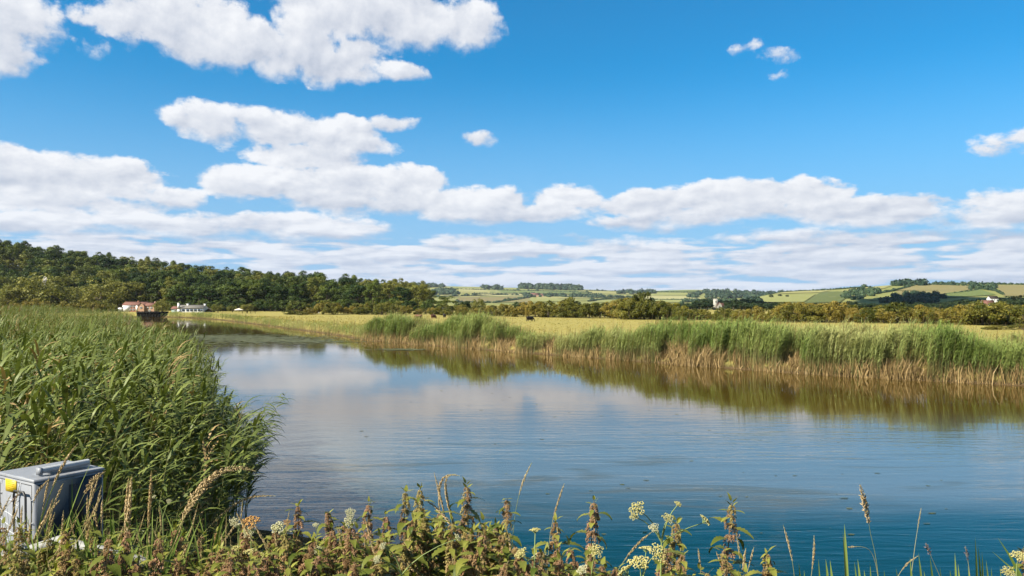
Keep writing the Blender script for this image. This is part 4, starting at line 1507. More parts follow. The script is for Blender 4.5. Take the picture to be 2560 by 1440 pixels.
sgrid = np.linspace(0, seglen[-1], 6000)
bg_ = bank_at(sgrid)
with np.errstate(divide='ignore', invalid='ignore'):
    pxg = np.where(bg_[:, 1] > 5, bg_[:, 0] / np.maximum(bg_[:, 1], 1) * F + 1280, 99999)
FHX = [380, 500, 620, 700, 800, 890, 905, 935, 960, 995, 1020, 1050, 1085, 1120, 1190, 1225, 1250, 1300, 1400, 1430, 1455, 1500, 1535, 1560, 1600, 1660, 1760, 1900, 1960, 2050, 2200, 2330, 2400, 2450, 2560, 2900]
FHH = [1.6, 1.7, 1.3, 1.1, 1.5, 1.6, 2.4, 3.0, 3.1, 2.6, 2.0, 2.2, 2.6, 3.1, 3.1, 2.6, 2.2, 1.9, 1.85, 2.0, 2.5, 2.5, 2.1, 2.5, 2.9, 2.9, 2.9, 3.0, 2.7, 3.0, 3.2, 3.1, 2.8, 2.4, 2.3, 2.4]
FV = [reed_variant(700 + i, (0.42, 0.30, 0.50)[i % 3], 12, lean=0.13, wind=0.6) for i in range(12)]
FV2 = [reed_variant(730 + i, 0.28, 9, lean=0.10, wind=0.8) for i in range(8)]
arrF = [reed_arrays(v, 1, 2.6) for v in FV]
arrF2 = [reed_arrays(v, 1, 2.6) for v in FV2]


def far_bank(pa_, pb_, n, depth, nst, arr, label, greenf=1.0):
    idx = np.where((pxg >= pa_) & (pxg < pb_))[0]
    s0, s1 = sgrid[idx].min(), sgrid[idx].max()
    s = rng.uniform(s0, s1, n)
    b = bank_at(s)
    tg = bank_at(s + 0.5) - bank_at(s - 0.5)
    tg /= np.linalg.norm(tg, axis=1)[:, None]
    nr = np.stack((tg[:, 1], -tg[:, 0]), 1)      # landwards (river lies left of the run)
    off = depth * rng.random(n) ** 1.2 - 0.25
    wob = 0.5 * (vnoise(b[:, 0], b[:, 1], 2.5, 21) - 0.5) * 2
    xy = b + nr * (off + wob)[:, None]
    px_ = b[:, 0] / b[:, 1] * F + 1280
    hh = 0.75 * np.interp(px_, FHX, FHH) * (0.78 + 0.26 * vnoise(xy[:, 0], xy[:, 1], 0.9, 33) + 0.30 * vnoise(xy[:, 0], xy[:, 1], 3.0, 31)) * (1 + 0.10 * rng.normal(size=n))
    gap = vnoise(xy[:, 0], xy[:, 1], 1.1, 77)
    keep = (gap > 0.30) & ((vnoise(s, 0 * s, 1.9, 91) > 0.17) | (off > 0.9))
    xy, hh, off = xy[keep], hh[keep], off[keep]
    z = np.maximum(H(xy[:, 0], xy[:, 1]), -0.1) - 0.05
    A = Acc()
    tint = np.clip(0.15 + 0.75 * vnoise(xy[:, 0], xy[:, 1], 4.0, 41) + 0.12 * rng.normal(size=len(xy)), 0, 1)
    scatter(A, arr, xy, z, np.maximum(hh - np.maximum(z, 0) * 0.6, 0.6) / 2.6, rng.normal(0, 0.4, len(xy)), (0, 1), tint)
    # old pale canes standing through the green
    sel = rng.random(len(xy)) < 0.10
    hc = hh[sel] * rng.uniform(0.9, 1.22, sel.sum())
    q0 = np.stack((xy[sel, 0], xy[sel, 1], z[sel]), 1)
    q1 = q0 + np.stack((0.10 * hc, rng.normal(0, 0.05, len(hc)), hc), 1)
    wv = np.array((0.012, 0.004, 0.0))
    Vc = np.stack((q0 - wv, q0 + wv, q1 + wv * 0.6, q1 - wv * 0.6), 1).reshape(-1, 3)
    A.add(Vc, np.arange(len(Vc)).reshape(-1, 4), 2, np.repeat(0.55 + 0.45 * rng.random(len(hc)), 4))
    # standing straw at the water's edge
    s = rng.uniform(s0, s1, nst)
    b = bank_at(s)
    tg = bank_at(s + 0.5) - bank_at(s - 0.5)
    tg /= np.linalg.norm(tg, axis=1)[:, None]
    nr = np.stack((tg[:, 1], -tg[:, 0]), 1)
    xy = b + nr * (rng.uniform(-0.45, 1.3, nst) + 0.5 * (vnoise(b[:, 0], b[:, 1], 2.5, 21) - 0.5) * 2)[:, None]
    px_ = b[:, 0] / b[:, 1] * F + 1280
    hs = np.interp(px_, FHX, FHH) * rng.uniform(0.12, 0.50, nst) * (0.5 + 0.9 * vnoise(xy[:, 0], xy[:, 1], 1.6, 55))
    kp = vnoise(xy[:, 0], xy[:, 1], 0.7, 63) > 0.36
    xy, hs, b, s = xy[kp], hs[kp], b[kp], s[kp]
    nst = len(xy)
    z = np.maximum(H(xy[:, 0], xy[:, 1]), -0.1) - 0.05
    lean = rng.normal(0.10, 0.28, (nst, 2)) * np.array((1, 0.5))
    w = rng.uniform(0.010, 0.022, nst)
    p0 = np.stack((xy[:, 0], xy[:, 1], z), 1)
    p1 = p0 + np.stack((lean[:, 0] * hs * 0.4, lean[:, 1] * hs, hs * 0.6), 1)
    p2 = p0 + np.stack((lean[:, 0] * hs * 1.2, lean[:, 1] * hs, hs), 1)
    wv = np.stack((w, rng.normal(0, 0.006, nst), np.zeros(nst)), 1)
    V = np.stack((p0 - wv, p0 + wv, p1 + wv, p1 - wv, p2), 1).reshape(-1, 3)
    base = (np.arange(nst) * 5)[:, None]
    tt = np.repeat(np.clip(rng.random(nst) * 0.75 + 0.25 * vnoise(xy[:, 0], xy[:, 1], 1.5, 8), 0, 1), 5)
    A.add(V, base + np.array([[0, 1, 2, 3]]), 2, tt)
    A.F[-1] = A.F[-1]
    A.add(V, base + np.array([[3, 2, 4]]), 2, tt)
    return A.build('reed_stand', [M_reedfar, M_reedstem, M_straw], label=label, cat='reeds', kind='stuff')


far_bank(1535, 2900, 11000, 4.2, 7500, arrF, 'long tall green reed stand with brown straw feet on the far bank')
far_bank(1225, 1535, 3200, 2.6, 2600, arrF, 'lower reed stand dipping in the middle of the far bank')
far_bank(905, 1225, 4200, 3.5, 2600, arrF, 'tall reed stand with a sharp left end on the far bank')
far_bank(640, 905, 3600, 3.0, 900, arrF2, 'low olive reed fringe beyond the tall stand')
far_bank(402, 640, 3200, 3.0, 900, arrF2, 'distant reed fringe in front of the white bungalow')

# rough grass of the meadow
A = Acc()
n = 60000
d = 44 + 150 * rng.random(n) ** 1.3
x = rng.uniform(-0.45, 0.78, n) * d
bankd = seg_dist(x, d, RIGHT, False)
ok = (~in_poly(x, d, RIV)) & (bankd > 1.5) & (d > np.interp(x, RB[::-1, 0], RB[::-1, 1]) + 1.0) & (d < np.interp(x / d * F + 1280, DPX, DPY) - 1)
ok &= rng.random(n) < 0.22 + np.exp(-bankd / 7.0)
x, d, bankd = x[ok], d[ok], bankd[ok]
n = len(x)
near_bank = np.exp(-bankd / 6.0)
hg = rng.uniform(0.08, 0.22, n) + 0.55 * near_bank * rng.random(n)
z = H(x, d)
for k in range(3):
    a = rng.uniform(0, 2 * np.pi, n)
    w = rng.uniform(0.012, 0.03, n) * (1 + d / 120)
    ox, oy = rng.normal(0, 0.15, n), rng.normal(0, 0.15, n)
    p0 = np.stack((x + ox, d + oy, z - 0.03), 1)
    wv = np.stack((w * np.cos(a), w * np.sin(a), 0 * w), 1)
    tp = p0 + np.stack((0.25 * hg + rng.normal(0, 0.06, n), rng.normal(0, 0.06, n), hg), 1)
    V = np.stack((p0 - wv, p0 + wv, tp), 1).reshape(-1, 3)
    A.add(V, np.arange(3 * n).reshape(-1, 3), 0, np.repeat(np.clip(rng.random(n) * 0.6 + 0.4 * vnoise(x, d, 12, 5), 0, 1), 3))
A.build('meadow_grass', M_meadow, label='rough yellow meadow grass behind the far reeds', cat='grass', kind='stuff')

# ------------------------------------------------------------------ waterside debris and floating weed
A = Acc()
for i in range(420):
    x = rng.uniform(-4.6, -0.6)
    y = np.interp(x, [-4.8, -2, 0], [14.6, 13.4, 12.4]) + rng.normal(0.15, 0.25)
    L = rng.uniform(0.08, 0.45)
    a = rng.normal(0, 0.6)
    c = np.array((x, y, max(float(H(x, y)), 0) + rng.uniform(0.01, 0.10)))
    dv = np.array((np.cos(a), np.sin(a), rng.normal(0, 0.15))) * L / 2
    A.add(*tube([c - dv, c + rng.normal(0, 0.02, 3), c + dv], (0.006, 0.012, 0.004), 4), 0, rng.random())
A.build('shore_debris', M_debris, label='line of brown drifted reed litter along the near water edge', cat='debris', kind='stuff')
A = Acc()
for cx, cy, rx, ry, n in ((650, 848, 190, 9, 1500), (560, 842, 120, 5, 500), (760, 853, 90, 4, 300), (1000, 874, 60, 2, 90)):
    for i in range(n):
        px, py = rng.normal(cx, rx * 0.5), rng.normal(cy, ry * 0.55)
        d = CZ * F / (py - HY)
        x = (px - 1280) / F * d
        if not in_poly(np.array([x]), np.array([d]), RIV)[0]:
            continue
        r = rng.uniform(0.10, 0.40)
        th = np.arange(6) / 6 * 2 * np.pi + rng.random()
        rr = r * rng.uniform(0.5, 1.2, 6)
        V = np.stack((x + np.cos(th) * rr * 1.6, d + np.sin(th) * rr, np.full(6, 0.012) + rng.uniform(0, 0.02, 6)), 1)
        A.add(V, [[0, 1, 2, 3, 4, 5]], 0, rng.random())
for i in range(110):
    d = rng.uniform(15, 44)
    x = rng.uniform(-0.22, 0.6) * d
    if not in_poly(np.array([x]), np.array([d]), RIV)[0]:
        continue
    th = np.arange(5) / 5 * 2 * np.pi + rng.random()
    rr = rng.uniform(0.012, 0.05) * rng.uniform(0.5, 1.2, 5)
    V = np.stack((x + np.cos(th) * rr * 2.2, d + np.sin(th) * rr, np.full(5, 0.006) + rng.uniform(0, 0.008, 5)), 1)
    A.add(V, [[0, 1, 2, 3, 4]], 0, rng.random())
A.build('floating_weed', M_fweed, label='olive weed floating in mats and scraps on the river', cat='weed', kind='stuff')

# ------------------------------------------------------------------ steel cabinet on the near bank
c0 = P(85, 1196, 5.5)         # near top corner
c1 = P(260, 1166, 5.92)       # right far top corner
ux = np.array((c1[0] - c0[0], c1[1] - c0[1], 0))
Ls = np.linalg.norm(ux)
angS = math.atan2(ux[1], ux[0])
topz = c0[2]
base_z = topz - 0.62
W_, D_ = 0.51, Ls             # front width, side depth
# local frame: x along the front (to the right ends at 0), y along the side going back
cab = empty('steel_cabinet', (c0[0], c0[1], base_z), angS - math.pi / 2, label='grey steel cabinet with a yellow sticker half hidden by grass', cat='cabinet')


def bevel_box(c, s, b):
    """box with chamfered vertical and top edges"""
    x, y, z = np.asarray(s) / 2
    V = []
    for zz, ins in ((-z, 0), (z - b, 0), (z, b)):
        for sx, sy in ((-1, -1), (1, -1), (1, 1), (-1, 1)):
            for k in range(2):
                if (sx * sy > 0) == (k == 0):
                    V.append((sx * (x - ins), sy * (y - b - ins * 0.4), zz))
                else:
                    V.append((sx * (x - b - ins * 0.4), sy * (y - ins), zz))
    V = np.array(V) + np.asarray(c)
    Fc = [[r * 8 + i, r * 8 + (i + 1) % 8, r * 8 + 8 + (i + 1) % 8, r * 8 + 8 + i] for r in range(2) for i in range(8)]
    return V, Fc, [list(range(16, 24))], [list(range(7, -1, -1))]


V, f1, f2, f3 = bevel_box((-W_ / 2, D_ / 2, 0.29), (W_, D_, 0.60), 0.014)
Acc().add(V, f1).add(V, f2).add(V, f3).build('body', M_metal, cab)
# lid: shallow tray top
V, f1, f2, f3 = bevel_box((-W_ / 2, D_ / 2, 0.598), (W_ + 0.010, D_ + 0.010, 0.018), 0.006)
Acc().add(V, f1).add(V, f2).add(V, f3).build('lid', M_metal, cab)
tubep = [(-0.10, 0.10, 0.645), (-0.10, 0.25, 0.647), (-0.105, D_ - 0.06, 0.65)]
Acc().add(*tube(tubep, 0.022, 10)).build('hinge_tube', M_metal2, cab)
Acc().add(*box((-0.10, 0.085, 0.642), (0.055, 0.02, 0.05))).build('hinge_bracket', M_metal, cab)
Acc().add(*box((-0.14, D_ * 0.6, 0.63), (0.09, D_ * 0.6, 0.012))).build('hinge_plate', M_metal2, cab)
hp = [(-0.215, -0.03, 0.22), (-0.215, -0.032, 0.48), (-0.20, -0.034, 0.515), (-0.075, -0.034, 0.52), (-0.05, -0.032, 0.49), (-0.05, -0.03, 0.22)]
Acc().add(*tube(hp, 0.008, 7)).build('handle', M_hand, cab)
Acc().add(*box((-0.315, -0.004, 0.530), (0.155, 0.003, 0.088))).build('sticker', M_yellow, cab)
st = cab.children[-1] if False else [o for o in cab.children if o.name.startswith('sticker')][0]
A = Acc()
for i in range(5):
    L = (0.095, 0.10, 0.085, 0.10, 0.04)[i]
    A.add(*box((-0.315 - (0.10 - L) / 2, -0.0062, 0.558 - i * 0.0135), (L, 0.001, 0.004)))
A.build('print', M_print, st)
A = Acc()
SCR = [[(-.49, .53), (-.475, .56), (-.46, .53), (-.445, .56)], [(-.215, .565), (-.20, .54), (-.175, .57), (-.185, .53), (-.205, .47)], [(-.36, .43), (-.24, .425), (-.20, .44)], [(-.36, .43), (-.345, .41), (-.22, .40)],
       [(-.48, .34), (-.36, .33), (-.22, .30), (-.17, .26)], [(-.50, .28), (-.38, .25), (-.25, .22)], [(-.46, .22), (-.34, .20), (-.20, .18)], [(-.38, .36), (-.36, .27), (-.35, .17)], [(-.27, .33), (-.25, .26), (-.26, .16)], [(-.50, .18), (-.40, .14), (-.3, .13)]]
for L in SCR:
    pts = [(a_, -0.0035, b_) for a_, b_ in L]
    V, Fc = tube(pts, 0.0015, 5)
    A.add(V, Fc)
A.build('chalk_scribble', M_chalkline, cab)
# plate coloured with the unlit side's shade, and the recess plate on it
Acc().add(*box((0.003, D_ * 0.5, 0.29), (0.006, D_ - 0.04, 0.56))).build('side_shade_panel', M_sideshade, cab)
Acc().add(*box((0.008, D_ * 0.58, 0.36), (0.008, D_ * 0.20, 0.34))).build('side_recess', M_hand, cab)
A = Acc()
for c_, s_ in (((-W_ / 2, -0.0015, 0.565), (W_ - 0.06, 0.002, 0.004)), ((-W_ / 2, -0.0015, 0.05), (W_ - 0.06, 0.002, 0.004)), ((-0.03, -0.0015, 0.307), (0.004, 0.002, 0.511)), ((-W_ + 0.03, -0.0015, 0.307), (0.004, 0.002, 0.511))):
    A.add(*box(c_, s_))
A.build('door_seam', M_hand, cab)
for bx_ in (-W_ + 0.05, -0.02):
    for bz_ in (0.12, 0.30, 0.46):
        Acc().add(*tube([(bx_, -0.001, bz_), (bx_, -0.004, bz_), (bx_, -0.007, bz_)], (0.009, 0.009, 0.006), 8)).build('bolt', M_metal2, cab)
# plinth legs down to the soil
for lx in (-W_ + 0.08, -0.08):
    for ly in (0.06, D_ - 0.06):
        wp = cab.matrix_basis @ Vector((lx, ly, 0))
        gz_ = float(H(wp.x, wp.y)) - base_z - 0.05
        Acc().add(*box((lx, ly, gz_ / 2), (0.05, 0.05, -gz_ if gz_ < 0 else 0.02))).build('leg', M_metal, cab)

# grey pipe lying in the grass
pp = [P(-60, 1420, 4.3), P(60, 1380, 4.2), P(150, 1350, 4.1), P(262, 1383, 4.0), P(345, 1400, 4.0), P(430, 1450, 4.0)]
pipe = empty('grey_pipe', tuple(pp[2]), label='pale grey pipe running low through the grass before the cabinet', cat='pipe')
o0 = pp[2]
pts = np.array(pp) - o0
pts = np.concatenate([pts[:1] + (pts[1:2] - pts[:1]) * t for t in (0, .5)] + [pts[1:]])
Acc().add(*tube(pts, 0.026, 10)).build('tube', M_pipe, pipe, smooth=True)
for q_ in (pts[3] * 0 + (pts[4] - pts[3]) * 0.92 + pts[3], pts[2]):
    dv = (pts[4] - pts[3]) / np.linalg.norm(pts[4] - pts[3]) * 0.025
    Acc().add(*tube([q_ - dv, q_, q_ + dv], 0.032, 10)).build('coupling', M_pipe, pipe, smooth=True)
for q_ in (pts[1], pts[5]):
    wz_ = q_ + o0
    gz_ = float(H(wz_[0], wz_[1])) - 0.1 - o0[2]
    Acc().add(*tube([(q_[0], q_[1], gz_), (q_[0], q_[1], (gz_ + q_[2]) / 2), (q_[0], q_[1], q_[2])], 0.016, 7)).build('support', M_pipe, pipe)

# ------------------------------------------------------------------ nettles


def nettle_leaf(L, Wd, droop):
    """toothed heart-shaped blade on a short stalk, folded along its midrib and drooping"""
    n = 6
    s = np.linspace(0, 1, n + 1)
    ang = 0.35 - droop * s
    x = np.concatenate(([0], np.cumsum(np.cos(ang[:-1]) * L / n)))
    z = np.concatenate(([0], np.cumsum(np.sin(ang[:-1]) * L / n)))
    prof = np.array((0.0, 0.92, 1.0, 0.82, 0.56, 0.30, 0.0)) * Wd / 2
    V = [(0, 0, 0)]
    stalk = 0.22 * L
    mid = [len(V) + i for i in range(n + 1)]
    V += [(stalk + x[i], 0, z[i]) for i in range(n + 1)]
    Fc = []
    for sg in (-1, 1):
        rows_ = []
        for i in range(1, n):
            a = len(V)
            V.append((stalk + x[i] + 0.02 * L, sg * prof[i], z[i] + 0.18 * prof[i]))
            V.append((stalk + x[i] + 0.085 * L, sg * prof[i] * 0.80, z[i] + 0.14 * prof[i] - 0.02 * L))   # notch before the next tooth
            rows_.append((a, a + 1))
        prev = mid[0]
        for i, (t_, nt) in enumerate(rows_):
            m0, m1 = mid[i], mid[i + 1]
            tri = [[m0, prev, t_], [m0, t_, m1], [m1, t_, nt]]
            Fc += tri if sg < 0 else [t[::-1] for t in tri]
            prev = nt
        tri = [[mid[n - 1], prev, mid[n]]]
        Fc += tri if sg < 0 else [t[::-1] for t in tri]
    V += [(0, 0.002, 0), (stalk, 0.002, 0.002)]
    Fc += [[0, mid[0], len(V) - 1]]
    return np.array(V), np.array(Fc)


NL = [Acc().add(*nettle_leaf(L, w, dr), 0, t).mesh('leaf', M_nettle) for L, w, dr, t in ((0.105, 0.048, 1.0, .35), (0.090, 0.044, 1.4, .6), (0.112, 0.046, 0.8, .5), (0.075, 0.034, 0.9, .85), (0.10, 0.046, 1.7, .2))]
NLs = [Acc().add(*nettle_leaf(L, w, dr), 0, t).mesh('leaf', M_nettle) for L, w, dr, t in ((0.035, 0.016, 0.3, .8), (0.042, 0.02, 0.7, .7))]
OCT = np.array([(1, 0, 0), (-1, 0, 0), (0, 1, 0), (0, -1, 0), (0, 0, 1), (0, 0, -1)], float)
OCF = np.array([[0, 2, 4], [2, 1, 4], [1, 3, 4], [3, 0, 4], [2, 0, 5], [1, 2, 5], [3, 1, 5], [0, 3, 5]])
TET = np.array([(0, 0, 1), (.94, 0, -.33), (-.47, .82, -.33), (-.47, -.82, -.33)])
TEF = np.array([[0, 1, 2], [0, 2, 3], [0, 3, 1], [1, 3, 2]])


def tassel_mesh(seed, L):
    g = np.random.default_rng(seed)
    A = Acc()
    for b in range(4):
        a = g.uniform(0, 6.28)
        tip = np.array((0.020 + 0.012 * g.random(), g.normal(0, .006), -L * g.uniform(0.6, 1.0)))
        pts = bez((0, 0, 0), (0.026, g.normal(0, .006), 0.004), tip, 6)
        for p in pts[1:]:
            for k in range(4):
                r = g.uniform(0.0022, 0.0042)
                A.add(TET * r * np.array((1, 1, 1.3)) + p + g.normal(0, 0.0036, 3), TEF, 0, np.clip(g.normal(0.5, 0.25), 0, 1))
    return A.mesh('seed_tassel', M_tassel)


TS = [tassel_mesh(i, L) for i, L in enumerate((0.05, 0.042, 0.035, 0.055, 0.028))]


NSEG = [(120, 'in front of the cabinet'), (280, 'along the grey pipe'), (430, 'under the thick straw heads'), (560, 'under the bowed grass plumes'), (680, 'around the orange seed head'), (790, 'at the reed corner'), (900, 'under the white domed umbels'),
        (1020, 'left of the arching grass'), (1140, 'under the arching grass'), (1280, 'right of the arching grass'), (1440, 'near the slim grass heads'), (1600, 'by the slender reddish nettle'), (9999, 'among the yellow umbels')]


def nettle(px, py, d, label=None, bpx=None, vis=0.55, brown=1.0, group='nettles crowding the near bank', size=1.05):
    """a nettle whose tip shows at (px, py); its stem runs down to the bank"""
    tip = P(px, py, d)
    b = P(bpx if bpx is not None else px + rng.uniform(-25, 25), 1440, d)
    dirv_ = (b - tip) / max(1e-3, tip[2] - b[2])
    gz_ = float(H(tip[0], d + rng.uniform(-.1, .1)))
    Ht = tip[2] - gz_
    base = tip + dirv_ * Ht
    base[2] = gz_
    base[1] = d + rng.uniform(-.15, .15)
    t = empty('stinging_nettle', tuple(base), label=label or 'brown tasselled nettle ' + pick(px, NSEG) + (', low at the bottom edge' if py > 1370 else ', in the upper ranks'), cat='nettle', group=None if label else group)
    tp = tip - base
    pts = bez((0, 0, -0.03), (tp[0] * 0.45, tp[1] * .4, tp[2] * 0.55), tp, 9)
    Acc().add(*tube(pts, np.linspace(0.0042, 0.0018, 9), 5), 0, rng.random()).build('stem', M_nstem, t)
    z = 0.0
    a = rng.uniform(0, 3.14)
    gap = 0.016
    i = 0
    while z < min(vis, Ht * 0.8):
        s = 1 - z / Ht
        k = min(int(s * 8), 7)
        p = pts[k] + (pts[k + 1] - pts[k]) * (s * 8 - k)
        gr = min(1.0, 0.30 + z / 0.16) * size
        for h in (0, 1):
            aa = a + h * math.pi + rng.normal(0, 0.2)
            ms = (NLs if i < 2 else NL)
            lm = ms[rng.integers(len(ms))]
            sz = (gr if i >= 2 else 0.9 * size) * rng.uniform(0.8, 1.25)
            link('leaf', lm, t, Matrix.Translation(tuple(p)) @ Matrix.Rotation(aa, 4, 'Z') @ Matrix.Rotation(rng.normal(-0.1 if i < 2 else 0.25, 0.2) * (1 if i >= 2 else 3), 4, 'Y') @ Matrix.Scale(sz, 4))
        if i >= 1 and brown > 0:
            for h in range(4 if rng.random() < brown else 2):
                aa = a + h * math.pi / 2 + 0.8 + rng.normal(0, 0.3)
                link('seed_tassel', TS[rng.integers(len(TS))], t, Matrix.Translation(tuple(p)) @ Matrix.Rotation(aa, 4, 'Z') @ Matrix.Scale((0.4 + 0.5 * min(1, z / 0.1)) * rng.uniform(0.8, 1.3) * size, 4))
        z += gap
        gap = min(gap * 1.38, 0.066)
        a += math.pi / 2
        i += 1
    return t


NAMED = [(1166, 1213, 3.9, 'tall nettle with pinkish tassels right of the arching grass', 1175), (1050, 1220, 4.0, 'nettle with a green top left of the arching grass', 1045),
         (1015, 1228, 4.05, 'nettle twinned behind the green topped nettle', 1000), (1268, 1246, 3.8, 'nettle with brown tassels at the open water edge', 1265),
         (1485, 1252, 3.7, 'slender reddish nettle standing alone against the water', 1478), (1388, 1300, 3.7, 'nettle wrapped in pale grass beside the slender reddish nettle', 1385),
         (1690, 1305, 3.6, 'nettle thick with brown tassels among yellow umbels', 1690), (1830, 1258, 3.7, 'tall nettle farthest along the open water', 1820),
         (1918, 1380, 3.5, 'small green nettle tip past the tall nettle', 1925), (745, 1262, 4.6, 'green leafy nettle at the reed corner', 750),
         (820, 1278, 4.4, 'brown nettle left of the white umbels', 815), (922, 1258, 4.3, 'nettle with broad dark leaves right of the white umbels', 920)]
for px, py, d, lb, bp_ in NAMED:
    nettle(px, py, d, lb, bp_, brown=1.0)
for i in range(104):
    px = rng.uniform(430, 1320)
    py = np.interp(px, [430, 700, 900, 1100, 1300], [1310, 1305, 1285, 1265, 1300]) + 120 * rng.random() ** 0.8
    nettle(px, py, rng.uniform(3.5, 4.5) - (py - 1300) / 110 * 0.4, vis=0.5)
for i in range(18):
    px = rng.uniform(1250, 1900)
    nettle(px, rng.uniform(1360, 1440), rng.uniform(3.2, 3.6), vis=0.42)
for i in range(50):
    px = rng.uniform(-60, 460)
    nettle(px, rng.uniform(1295, 1425), rng.uniform(3.5, 4.4), vis=0.5, label=None)
nettle(2556, 1372, 3.6, 'pale nettle at the far end of the bank against open water', 2570)

# ------------------------------------------------------------------ umbellifers


def floret_mesh(mat, seed):
    g = np.random.default_rng(seed)
    A = Acc()
    for k in range(15):
        d_ = g.normal(size=3)
        d_[2] = abs(d_[2]) * 0.7
        d_ /= np.linalg.norm(d_)
        A.add(OCT * g.uniform(0.0026, 0.0042) + d_ * np.array((.0095, .0095, .006)), OCF, 0, g.random())
    return A.mesh('floret_cluster', mat)


FLO = {k: [floret_mesh(m, 50 + i) for i in range(3)] for k, m in (('w', M_umbel), ('y', M_umbely), ('o', M_umbelo))}


def umbel_part(parent, at, nrm, r, kind, n=11):
    """one umbel: rays fanning from the stem tip, a floret cluster on each"""
    A = Acc()
    q_ = Vector((0, 0, 1)).rotation_difference(Vector(nrm))
    ends = []
    for i in range(n):
        a = i * 2.4
        rr = r * math.sqrt((i + 0.4) / n)
        e = Vector((math.cos(a) * rr, math.sin(a) * rr, r * (0.9 - 0.35 * (rr / r) ** 2)))
        A.add(*tube([(0, 0, 0), tuple(np.array(e) * 0.55 + np.array((0, 0, r * 0.05))), tuple(e)], 0.0011, 3), 0, rng.random())
        ends.append(e)
    o = A.build('umbel', M_umbs if kind != 'o' else M_umbelo, parent)
    o.matrix_local = Matrix.Translation(tuple(at)) @ q_.to_matrix().to_4x4()
    for e in ends:
        link('floret_cluster', FLO[kind][rng.integers(3)], o, Matrix.Translation(e) @ Matrix.Rotation(rng.uniform(0, 6), 4, 'Z') @ Matrix.Scale(r / 0.032 * rng.uniform(0.8, 1.15), 4))
    return o


def umbellifer(heads, stem_px, d, label):
    """heads: list of (px, py, radius px, kind) carried by one branching stem that leaves the frame at stem_px"""
    d = d - 0.4
    b = P(stem_px, 1440, d)
    gz_ = float(H(b[0], d))
    base = np.array((b[0], d, gz_))
    t = empty('umbellifer', tuple(base), label=label, cat='flower')
    node = P(stem_px + (np.mean([h[0] for h in heads]) - stem_px) * 0.55, max(h[1] for h in heads) + 45, d) - base
    Acc().add(*tube(bez((0, 0, -0.03), (0, 0, node[2] * 0.6), node, 6), np.linspace(0.0045, 0.003, 6), 6), 0, 0.5).build('stem', M_umbs, t)
    for hx, hy, r, kind in heads:
        e = P(hx, hy, d + rng.uniform(-.08, .08)) - base
        rr = 0.72 * r / F * d
        e2 = e - np.array((0, 0, rr * 0.8))
        pts = bez(node, node + np.array(((e2 - node)[0] * 0.3, 0, (e2 - node)[2] * 0.7)), e2, 5)
        Acc().add(*tube(pts, np.linspace(0.0028, 0.0016, 5), 5), 0, 0.6).build('branch', M_umbs, t)
        nn = pts[-1] - pts[-2]
        nn = nn / np.linalg.norm(nn) + np.array((-0.15, -0.45, 0.5))
        umbel_part(t, e2, nn, rr, kind)
    for k in range(3):
        s = rng.uniform(0.55, 0.95)
        link('leaf', NL[2], t, Matrix.Translation(tuple(node * s)) @ Matrix.Rotation(rng.uniform(0, 6.28), 4, 'Z') @ Matrix.Scale(0.8, 4))
    return t


umbellifer([(877, 1275, 17, 'w'), (876, 1297, 19, 'w')], 872, 4.0, 'white domed umbels stacked on one stem against the water')
umbellifer([(1598, 1262, 26, 'y'), (1590, 1284, 16, 'y'), (1668, 1290, 18, 'y'), (1693, 1257, 12, 'y'), (1757, 1296, 20, 'y'), (1637, 1312, 16, 'w')], 1650, 3.6, 'wide branching yellow umbels rising over open water')
umbellifer([(1338, 1324, 17, 'y'), (1308, 1378, 22, 'y'), (1350, 1390, 26, 'w')], 1340, 3.6, 'cream umbels at the foot of the slender grass')
umbellifer([(588, 1298, 16, 'w'), (598, 1312, 14, 'w')], 600, 4.3, 'small white umbel left of the orange seed head')
umbellifer([(628, 1300, 30, 'o'), (625, 1322, 20, 'w')], 630, 4.2, 'orange brown umbel gone to seed near the reed corner')
umbellifer([(700, 1312, 24, 'w'), (712, 1330, 22, 'w'), (718, 1302, 12, 'o')], 705, 4.2, 'double cream umbel beside the green nettle')
umbellifer([(590, 1372, 22, 'y'), (625, 1378, 22, 'y'), (660, 1392, 26, 'y')], 620, 4.0, 'low spread of cream umbels under the orange seed head')
umbellifer([(795, 1368, 14, 'w'), (790, 1310, 10, 'w')], 800, 4.0, 'tiny white umbel low among the nettles')
umbellifer([(1600, 1400, 34, 'y'), (1570, 1422, 28, 'y'), (1640, 1370, 30, 'y'), (1615, 1370, 20, 'y')], 1600, 3.4, 'dense clump of yellow umbels at the foot of the brown nettle')
umbellifer([(1490, 1368, 24, 'y'), (1460, 1420, 20, 'w')], 1480, 3.5, 'cream umbel across the slender reddish nettle')
umbellifer([(947, 1392, 14, 'w'), (960, 1360, 12, 'w'), (1140, 1340, 14, 'w')], 990, 3.7, 'scattered white umbels deep in the nettles')
umbellifer([(2545, 1385, 22, 'y'), (2520, 1420, 18, 'y')], 2550, 3.5, 'yellow umbel at the end of the bank')
umbellifer([(387, 1240, 7, 'w'), (423, 1250, 8, 'w')], 410, 4.8, 'two tiny white flower heads before the dark reeds')

# ------------------------------------------------------------------ grasses


